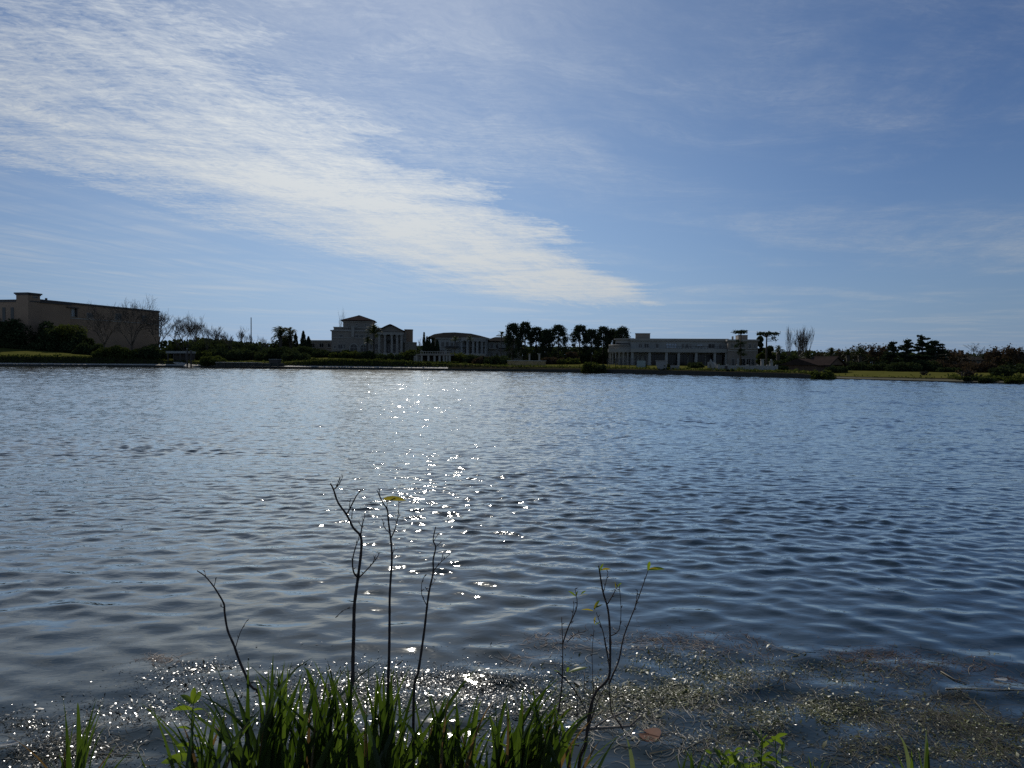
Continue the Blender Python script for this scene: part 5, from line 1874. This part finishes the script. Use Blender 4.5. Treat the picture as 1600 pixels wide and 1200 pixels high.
LILY = foliage('brown_lily_leaf', (0.17, 0.085, 0.055), (0.10, 0.05, 0.036), 14.0, 0.25, 0.7, 0.1, tint=(1.3, .8, .6))
WHITELEAF = foliage('bleached_leaf', (0.62, 0.62, 0.60), (0.48, 0.48, 0.46), 14.0, 0.3, 0.4, 0.4, tint=(1, 1, 1))
flat_leaf('lily_leaf', 1016, 1151, .11, .16, 2.6, LILY, 'round reddish brown lily leaf floating right of the fallen branch', 'leaf', True)
flat_leaf('floating_leaf', 1563, 1062.5, .088, .040, .05, WHITELEAF, 'white pointed leaf floating near the right edge', 'leaf')
flat_leaf('floating_leaf', 8, 1168, .12, .03, .5, WHITELEAF, 'white narrow leaf floating at the left edge', 'leaf')

# ------------------------------------------------------------------ strap-leaved clumps on the near bank
BLADE = foliage('strap_leaf', (0.066, 0.098, 0.026), (0.026, 0.046, 0.012), 2.5, 0.45, 0.34, 0.40, tint=(1.25, 1.35, .45), rnd=.55)
BLADE_DRY = foliage('dry_strap_leaf', (0.17, 0.125, 0.06), (0.09, 0.065, 0.035), 4.0, .35, .5, .3, tint=(1.2, 1.0, .6), rnd=.4)
BLADE_PALE = foliage('pale_strap_leaf', (0.22, 0.25, 0.15), (0.13, 0.16, 0.09), 3.0, .3, .35, .4)


def blade_mesh(base, tip, wid, sag, rng, mat, twist=None, fold=.28):
    """a keeled strap leaf from base to tip, bending over as it goes"""
    base, tip = Vector(base), Vector(tip)
    n = 9
    ax = tip - base
    face = rng.uniform(0, math.pi) if twist is None else twist
    s0 = Vector((math.cos(face), math.sin(face), 0))
    # rises steeply from the root, then bends out to its tip; sag > .1 lets the tip nod
    ctl = base + Vector((ax.x * .12, ax.y * .12, ax.z * (.62 + 1.6 * sag)))
    vs, fs = [], []
    for i in range(n):
        s = i / (n - 1)
        c = base * (1 - s) ** 2 + ctl * 2 * s * (1 - s) + tip * s * s
        t = ((ctl - base) * 2 * (1 - s) + (tip - ctl) * 2 * s).normalized()
        s1 = Vector((math.cos(face + .3 * s), math.sin(face + .3 * s), 0))
        b = (s1 - t * s1.dot(t)).normalized()
        nn = t.cross(b)
        w_ = wid * .5 * (min(1, .55 + 1.6 * s) * (1 - max(0, (s - .30) / .70) ** 1.35) + .012)
        vs += [c - b * w_ + nn * w_ * fold, c, c + b * w_ + nn * w_ * fold]
    for i in range(n - 1):
        a = 3 * i
        fs += [(a, a + 1, a + 4, a + 3), (a + 1, a + 2, a + 5, a + 4)]
    return vs, fs


def clump(px, Y, spec, label, seed, group='strap-leaved clumps on the near bank', root=.10):
    """spec: list of (tip px, tip py, width m, kind, count, spread px, spread py)"""
    rng = np.random.default_rng(seed)
    c = at(px, 1200, Y)
    z0 = max(near_z(c.x, c.y), .0) - .02
    t = thing('strap_leaf_plant', label, 'plant', (c.x, c.y, z0), 0, group)
    o = Vector((c.x, c.y, z0))
    for tx, ty, wd, kind, cnt, sx, sy in spec:
        for i in range(int(cnt * 1.25) if wd > .013 and cnt > 4 else cnt):
            YY = Y + rng.normal(0, .10)
            tip = at(tx + rng.normal(0, 1) * (1.2 * sx + (32 if wd > .013 else 4)), min(ty - 14 + abs(rng.normal(0, .9)) * sy, 1215), YY)
            base = o + Vector((rng.normal(0, root * .6) + (tip.x - o.x) * .08, rng.normal(0, root * .7), 0))
            sag = rng.uniform(.0, .05) + (.12 if rng.uniform() < .08 else 0) + (.15 if kind == 'arch' else 0)
            m = BLADE_DRY if kind == 'dry' else BLADE_PALE if kind == 'pale' else BLADE
            vs, fs = blade_mesh(base - o, tip - o, wd * rng.uniform(.7, 1.35), sag, rng, m, rng.normal(0, .8))
            MB().add(vs, fs).build('leaf_blade', m, t, smooth=True)
    return t


clump(118, 2.75, [(112, 1108, .022, 'g', 2, 5, 12), (172, 1098, .022, 'g', 3, 8, 16), (160, 1130, .02, 'g', 5, 14, 20), (140, 1160, .02, 'dry', 3, 22, 16), (125, 1165, .02, 'g', 5, 26, 20)],
      'small separate strap-leaved clump at the far left', 501, root=.05)
clump(330, 2.7, [(306, 1108, .024, 'g', 6, 18, 26), (345, 1098, .026, 'g', 9, 20, 30), (300, 1150, .024, 'g', 10, 30, 24), (262, 1184, .024, 'g', 3, 10, 6), (362, 1118, .02, 'dry', 3, 14, 22)],
      'leftmost clump of the main row, leaning left beside the leafy shoot', 502)
clump(420, 2.75, [(396, 1042, .026, 'g', 6, 14, 22), (430, 1040, .028, 'g', 9, 20, 22), (456, 1034, .028, 'g', 7, 16, 24), (420, 1090, .028, 'g', 16, 36, 36), (405, 1085, .02, 'dry', 3, 20, 26), (372, 1062, .024, 'g', 4, 8, 20), (440, 1130, .02, 'pale', 2, 20, 10)],
      'dense tall clump around the leaning bare stem, second from left in the row', 503)
clump(500, 2.7, [(488, 1040, .026, 'g', 6, 12, 22), (512, 1052, .028, 'g', 8, 16, 22), (536, 1066, .026, 'g', 6, 14, 24), (505, 1100, .028, 'g', 15, 34, 34), (520, 1090, .018, 'dry', 2, 20, 26)],
      'tall clump left of the forked bare stem, third in the row', 504)
clump(590, 2.72, [(566, 1036, .026, 'g', 5, 10, 22), (640, 1036, .028, 'g', 3, 6, 14), (600, 1050, .028, 'g', 8, 22, 24), (622, 1076, .026, 'g', 8, 18, 28), (590, 1100, .028, 'g', 14, 36, 34), (575, 1085, .018, 'dry', 2, 20, 26)],
      'clump holding the straight middle bare stem, fourth in the row', 505)
clump(690, 2.75, [(655, 1078, .024, 'g', 5, 10, 22), (690, 1098, .026, 'g', 9, 22, 24), (722, 1092, .022, 'g', 5, 14, 24), (690, 1130, .026, 'g', 14, 36, 26), (716, 1092, .02, 'dry', 4, 12, 20), (740, 1112, .02, 'g', 4, 14, 26)],
      'shorter clump with brown leaves right of the middle bare stem, fifth in the row', 506)
clump(785, 2.78, [(770, 1092, .026, 'g', 6, 12, 22), (808, 1094, .028, 'g', 6, 12, 24), (838, 1068, .024, 'g', 5, 10, 16), (790, 1130, .028, 'g', 12, 30, 28), (862, 1122, .028, 'arch', 6, 10, 10), (820, 1105, .018, 'dry', 3, 16, 22)],
      'rightmost clump of the row, its leaves arching right toward the shrub', 507)
clump(842, 2.74, [(848, 1080, .024, 'g', 6, 10, 18), (872, 1112, .026, 'g', 8, 14, 20), (900, 1118, .026, 'arch', 5, 12, 8), (845, 1140, .024, 'g', 8, 24, 18), (865, 1110, .018, 'dry', 3, 14, 16)],
      'last clump before the twiggy shrub, with a few leaves arching over the fallen branch', 512)
clump(880, 2.72, [(868, 1150, .02, 'g', 4, 10, 16), (895, 1140, .018, 'g', 3, 8, 16), (905, 1165, .016, 'dry', 3, 10, 16)],
      'thin low clump at the foot of the leafy-tipped shrub', 508, root=.05)
clump(1440, 2.75, [(1408, 1168, .03, 'g', 2, 3, 6), (1440, 1152, .026, 'pale', 2, 3, 6), (1455, 1180, .028, 'g', 3, 10, 8), (1380, 1190, .022, 'g', 2, 6, 6)],
      'few broad strap leaves at the bottom right', 509, root=.04)
clump(1085, 2.8, [(1070, 1178, .010, 'g', 7, 12, 10), (1095, 1180, .010, 'g', 8, 14, 10)],
      'tuft of fine grass at the bottom, right of the lily leaf', 510, 'grass tufts at the bottom edge', .04)
clump(1268, 2.8, [(1268, 1187, .012, 'g', 6, 9, 8)],
      'tiny grass tuft at the bottom, between leafy weed and broad strap leaves', 511, 'grass tufts at the bottom edge', .03)

SHOOT = foliage('fresh_shoot_leaf', (0.16, 0.22, 0.04), (0.08, 0.13, 0.025), 5.0, .45, .4, .35, tint=(1.3, 1.3, .45))
SHOOT_YEL = foliage('yellowing_leaf', (0.34, 0.30, 0.05), (0.22, 0.20, 0.04), 5.0, .45, .4, .35, tint=(1.2, 1.1, .4))
TWIG = surface('dark_twig_bark', (0.060, 0.042, 0.036), (0.032, 0.024, 0.022), 14.0, .7, .4, .3)
TWIG_PALE = surface('weathered_branch', (0.26, 0.23, 0.20), (0.15, 0.13, 0.11), 12.0, .8, .5, .2)


def leaflet(parent, p, d, L, B, mat, rng, name='leaf'):
    """pointed leaf starting at p towards d"""
    d = Vector(d).normalized()
    b = d.cross(Vector((rng.normal(), rng.normal() - 1.2, rng.normal()))).normalized()
    nn = d.cross(b)
    vs, fs = [], []
    n = 6
    for i in range(n):
        s = i / (n - 1)
        c = Vector(p) + d * L * s - Vector((0, 0, .25 * L * s * s))
        w_ = B * .5 * (math.sin(math.pi * min(1, .08 + .92 * s)) ** .8 + .02)
        vs += [c - b * w_ + nn * w_ * .3, c, c + b * w_ + nn * w_ * .3]
    for i in range(n - 1):
        a = 3 * i
        fs += [(a, a + 1, a + 4, a + 3), (a + 1, a + 2, a + 5, a + 4)]
    return MB().add(vs, fs).build(name, mat, parent, smooth=True)


def leafy_weed(px, py, Y, label, seed, n=12, hgt_px=40, L=.05):
    """a soft weed: a few stems with whorls of pointed leaves"""
    rng = np.random.default_rng(seed)
    c = at(px, 1200, Y)
    z0 = max(near_z(c.x, c.y), 0) - .02
    o = Vector((c.x, c.y, z0))
    t = thing('leafy_weed', label, 'weed', o, 0, 'leafy weeds on the near bank')
    for k in range(n):
        tip = at(px + rng.normal(0, 1) * hgt_px * .6, py + abs(rng.normal(0, .5)) * hgt_px, Y + rng.normal(0, .06)) - o
        base = Vector((tip.x * .5, tip.y * .5, 0))
        mid = (base + tip) / 2 + Vector((rng.normal(0, .02), 0, .02))
        st = MB().tube([base, mid, tip], [.003, .0025, .0015], 4).build('stem', SHOOT, t)
        for j in range(6):
            s = .55 + .45 * j / 5
            p = mid.lerp(tip, (s - .5) * 2)
            a = j * 2.4 + k
            leaflet(st, p, (math.cos(a), math.sin(a), .55 + .5 * (j > 3)), L * rng.uniform(.7, 1.2), L * .26, SHOOT, rng)
    return t


leafy_weed(1135, 1172, 2.8, 'leafy green weed at the bottom right of the lily leaf', 601, 9, 30)
leafy_weed(1205, 1152, 2.85, 'tallest leafy weed at the bottom, with star-shaped leaf tips', 602, 5, 26, .07)
leafy_weed(1165, 1178, 2.78, 'leafy weed between two taller ones at the bottom', 603, 8, 30)


def stem_path(pts, Y, Yd, rng):
    out = []
    n = len(pts)
    for i, (x, y) in enumerate(pts):
        out.append(at(x, y, Y + Yd * i / max(1, n - 1) + rng.normal(0, .006)))
    return out


def smooth_path(P, k=4):
    """Catmull-Rom through the traced joints"""
    out = []
    for i in range(len(P) - 1):
        p0, p1, p2, p3 = P[max(i - 1, 0)], P[i], P[i + 1], P[min(i + 2, len(P) - 1)]
        for j in range(k):
            t = j / k
            out.append(0.5 * ((2 * p1) + (p2 - p0) * t + (2 * p0 - 5 * p1 + 4 * p2 - p3) * t * t + (3 * p1 - p0 - 3 * p2 + p3) * t ** 3))
    out.append(P[-1])
    return out


def sapling(label, Y, main, twigs, r, seed, kx, ox, oy, leaves=(), cat='bare stem', name='leafless_sapling', group='bare stems rising from the strap leaves', mat=None):
    """main and twigs traced in a zoomed view (scale kx, origin ox, oy); twig: (points, radius factor)"""
    rng = np.random.default_rng(seed)
    def conv(pp):
        return [(ox + x * kx, oy + y * kx) for x, y in pp]
    P = stem_path(conv(main), Y, .02, rng)
    ground_p = P[0].copy()
    ground_p.z = max(near_z(ground_p.x, ground_p.y), -.25) - .03
    P = [ground_p] + P
    o = ground_p
    t = thing(name, label, cat, o, 0, group)
    m = mat or TWIG
    S = smooth_path([p - o for p in P], 4)
    n = len(S)
    MB().tube(S, [r * (1.1 - .72 * (i / (n - 1)) ** 1.2) * (1 + .10 * math.sin(i * 2.3)) for i in range(n)], 7).build('stem', m, t, smooth=True)
    for pts, f in twigs:
        Q = stem_path(conv(pts), Y + .02, rng.normal(0, .05), rng)
        Q = smooth_path([p - o for p in Q], 3)
        k = len(Q)
        bd = MB().tube(Q, [max(r * f * (1 - .65 * i / (k - 1)), .0012) for i in range(k)], 5)
        for i in range(2, k, 2):                      # buds along the twig
            d = Vector((rng.normal(), rng.normal() * .4, .8)).normalized()
            bd.tube([Q[i], Q[i] + d * .006, Q[i] + d * .013], [.0014, .0018, .0005], 4)
        bd.build('twig', m, t, smooth=True)
    for (x, y, dx, dz, L, kind) in leaves:
        p = at(ox + x * kx, oy + y * kx, Y + .02) - o
        leaflet(t, p, (dx, rng.normal(0, .25), dz), L * .82, L * .17, SHOOT_YEL if kind else SHOOT, rng)
    return t


K, OX, OY = 500 / 1277, 250, 730
sapling('slender bare stem leaning left, furthest left of the four bare stems', 2.75,
        [(405, 975), (360, 870), (320, 780), (295, 710), (270, 650), (258, 580), (255, 545), (230, 500), (210, 470), (180, 435), (148, 413)],
        [([(300, 725), (320, 660), (345, 615)], .4), ([(215, 478), (225, 440)], .35), ([(256, 562), (240, 553)], .3), ([(182, 437), (178, 408)], .35)], .0050, 701, K, OX, OY)
sapling('tallest and thickest bare stem with forked top', 2.7,
        [(758, 950), (768, 860), (770, 760), (773, 660), (775, 560), (783, 490), (790, 440), (803, 330), (800, 275), (770, 240), (745, 190), (710, 140), (692, 88), (680, 65)],
        [([(692, 90), (712, 72), (728, 40)], .4), ([(705, 76), (720, 42)], .3), ([(745, 190), (765, 150), (790, 105), (816, 90)], .5), ([(790, 108), (797, 92)], .25),
         ([(800, 275), (808, 225), (818, 196)], .45), ([(806, 240), (790, 215)], .3), ([(790, 440), (773, 420), (768, 375), (780, 320), (794, 285)], .55),
         ([(790, 445), (825, 410), (860, 370), (878, 338)], .42), ([(848, 384), (862, 350)], .25), ([(765, 205), (768, 160)], .3), ([(770, 560), (735, 570), (700, 600)], .2), ([(755, 160), (760, 128)], .25)], .0070, 702, K, OX, OY)
sapling('straight middle bare stem with one yellow leaf near its top', 2.74,
        [(910, 900), (913, 800), (915, 700), (916, 600), (917, 500), (925, 370), (922, 300), (912, 220), (907, 170), (888, 140), (868, 95)],
        [([(921, 285), (940, 240), (952, 180), (952, 130)], .5), ([(948, 205), (960, 190)], .3), ([(905, 165), (908, 130)], .35), ([(875, 112), (878, 85)], .3), ([(918, 265), (895, 240), (890, 215)], .3), ([(926, 360), (935, 320)], .25)], .0054, 703, K, OX, OY,
        [(892, 126, 1.0, .16, .105, 1), (940, 126, -.9, .08, .07, 1)])
sapling('right-leaning bare stem with fine twigs, rightmost of the four', 2.78,
        [(1012, 930), (1030, 820), (1045, 720), (1056, 640), (1065, 560), (1075, 490), (1090, 420), (1090, 370), (1100, 320), (1090, 290), (1100, 238)],
        [([(1100, 318), (1122, 298)], .35), ([(1090, 415), (1120, 380), (1157, 348)], .45), ([(1065, 552), (1045, 510), (1045, 460), (1060, 428)], .4), ([(1072, 500), (1058, 478)], .3), ([(1085, 470), (1103, 443)], .3), ([(1122, 378), (1130, 350)], .25), ([(1092, 296), (1112, 262)], .28)], .0051, 704, K, OX, OY)
K3, OX3, OY3 = .3125, 600, 850
sapling('many-stemmed twiggy shrub with few green leaf tips, right of the clumps', 2.75,
        [(975, 1110), (1005, 1010), (1018, 920), (1030, 830), (1060, 740), (1120, 675), (1130, 600), (1130, 450), (1120, 330), (1095, 240), (1080, 150), (1073, 108)],
        [([(870, 850), (884, 760), (890, 700), (893, 600), (893, 500), (888, 365)], .6), ([(893, 500), (920, 420), (960, 330), (965, 280), (955, 225)], .5), ([(912, 440), (940, 370), (950, 300)], .4),
         ([(1195, 925), (1165, 880), (1138, 840), (1126, 720), (1130, 640)], .6), ([(1130, 640), (1115, 540), (1095, 440), (1060, 340)], .5), ([(1118, 560), (1105, 500), (1090, 420), (1048, 380)], .35),
         ([(1125, 700), (1150, 640), (1175, 580), (1200, 460), (1250, 330), (1290, 220), (1322, 128)], .65), ([(1255, 322), (1262, 280), (1267, 232)], .35),
         ([(1130, 460), (1175, 430), (1185, 320), (1175, 200)], .35), ([(1118, 300), (1150, 245), (1168, 210)], .4), ([(1095, 250), (1110, 190), (1120, 140)], .3),
         ([(868, 640), (930, 700), (1000, 810), (1022, 880)], .5), ([(1015, 960), (1060, 800), (1110, 710)], .55), ([(1000, 990), (1045, 800), (1040, 560), (1050, 430)], .35),
         ([(915, 490), (960, 450), (1000, 440)], .3), ([(965, 930), (968, 820), (962, 700)], .3), ([(1000, 760), (1002, 640)], .25)], .0064, 705, K3, OX3, OY3,
        [(958, 262, -.5, .5, .05, 0), (962, 260, .1, .9, .045, 0), (975, 262, .9, .35, .05, 1), (985, 250, .5, .6, .035, 0), (1080, 135, .3, .9, .05, 0), (1085, 130, .9, .5, .055, 1), (1075, 120, -.6, .6, .035, 0),
         (1052, 330, .2, .9, .06, 1), (1050, 325, .5, .8, .065, 0), (1045, 335, -1, .35, .06, 1), (1055, 320, .7, .4, .05, 0), (1052, 400, .1, .9, .045, 1), (1056, 405, .6, .6, .04, 0),
         (1158, 222, -.1, .9, .045, 1), (1164, 218, .5, .7, .04, 0), (1320, 132, .05, 1, .07, 0), (1322, 128, 1, .4, .08, 0), (1325, 125, .6, .25, .05, 1),
         (925, 640, .9, .45, .10, 0), (915, 640, .1, 1, .06, 0), (850, 635, .6, .3, .05, 0)],
        'shrub', 'twiggy_shrub', None)


def fallen_branch():
    rng = np.random.default_rng(710)
    Y = 3.0
    pts = [(850, 1152), (882, 1146), (918, 1139), (950, 1137), (992, 1134)]
    P = [at(x, y, Y + .02 * i) for i, (x, y) in enumerate(pts)]
    o = P[0]
    t = thing('fallen_branch', 'pale fallen branch lying across the foot of the twiggy shrub', 'branch', o)
    MB().tube(smooth_path([p - o for p in P], 3), [.0095 - .0004 * i for i in range(13)], 7).build('stem', TWIG_PALE, t, smooth=True)
    for pp in ([(930, 1136), (952, 1122), (980, 1111)], [(862, 1150), (880, 1158), (905, 1165)], [(985, 1134), (1000, 1120)]):
        Q = [at(x, y, Y + .05) - o for x, y in pp]
        MB().tube(smooth_path(Q, 3), .0042, 5).build('twig', TWIG_PALE, t, smooth=True)


fallen_branch()


def leafy_shoot():
    rng = np.random.default_rng(720)
    Y = 2.7
    pts = [(302, 1215), (302, 1170), (299, 1140), (301, 1110), (303, 1096)]
    P = [at(x, y, Y) for x, y in pts]
    o = P[0].copy(); o.z = max(near_z(o.x, o.y), 0) - .03
    t = thing('leafy_shoot', 'upright bright green shoot with pointed leaves at the left end of the row', 'plant', o)
    S = smooth_path([Vector((0, 0, 0))] + [p - o for p in P], 3)
    MB().tube(S, [.0045 - .0002 * i for i in range(len(S))], 6).build('stem', SHOOT, t, smooth=True)
    for (x, y, dx, dz, L) in ((303, 1098, .45, .9, .085), (301, 1100, -.5, .8, .075), (302, 1097, .05, 1, .075), (300, 1108, -1, .35, .075), (303, 1110, .95, .45, .06), (299, 1140, -.9, .3, .06), (300, 1150, .9, .2, .065), (300, 1165, -.8, .3, .06), (301, 1172, .8, .3, .06), (300, 1182, -1, .12, .11), (302, 1186, .9, .3, .06)):
        leaflet(t, at(x, y, Y) - o, (dx, rng.normal(0, .3), dz), L, L * .3, SHOOT, rng)


leafy_shoot()


def pale_blade():
    rng = np.random.default_rng(730)
    Y = 3.0
    a, b = at(978, 1150, Y), at(991, 1192, Y)
    o = b.copy(); o.z = min(b.z, .3) - .05
    t = thing('curled_leaf_blade', 'single grey-green leaf blade standing below the lily leaf', 'leaf', o)
    vs, fs = blade_mesh(Vector((0, 0, 0)), a - o, .022, .01, rng, BLADE_PALE, .2)
    MB().add(vs, fs).build('leaf_blade', BLADE_PALE, t, smooth=True)


pale_blade()
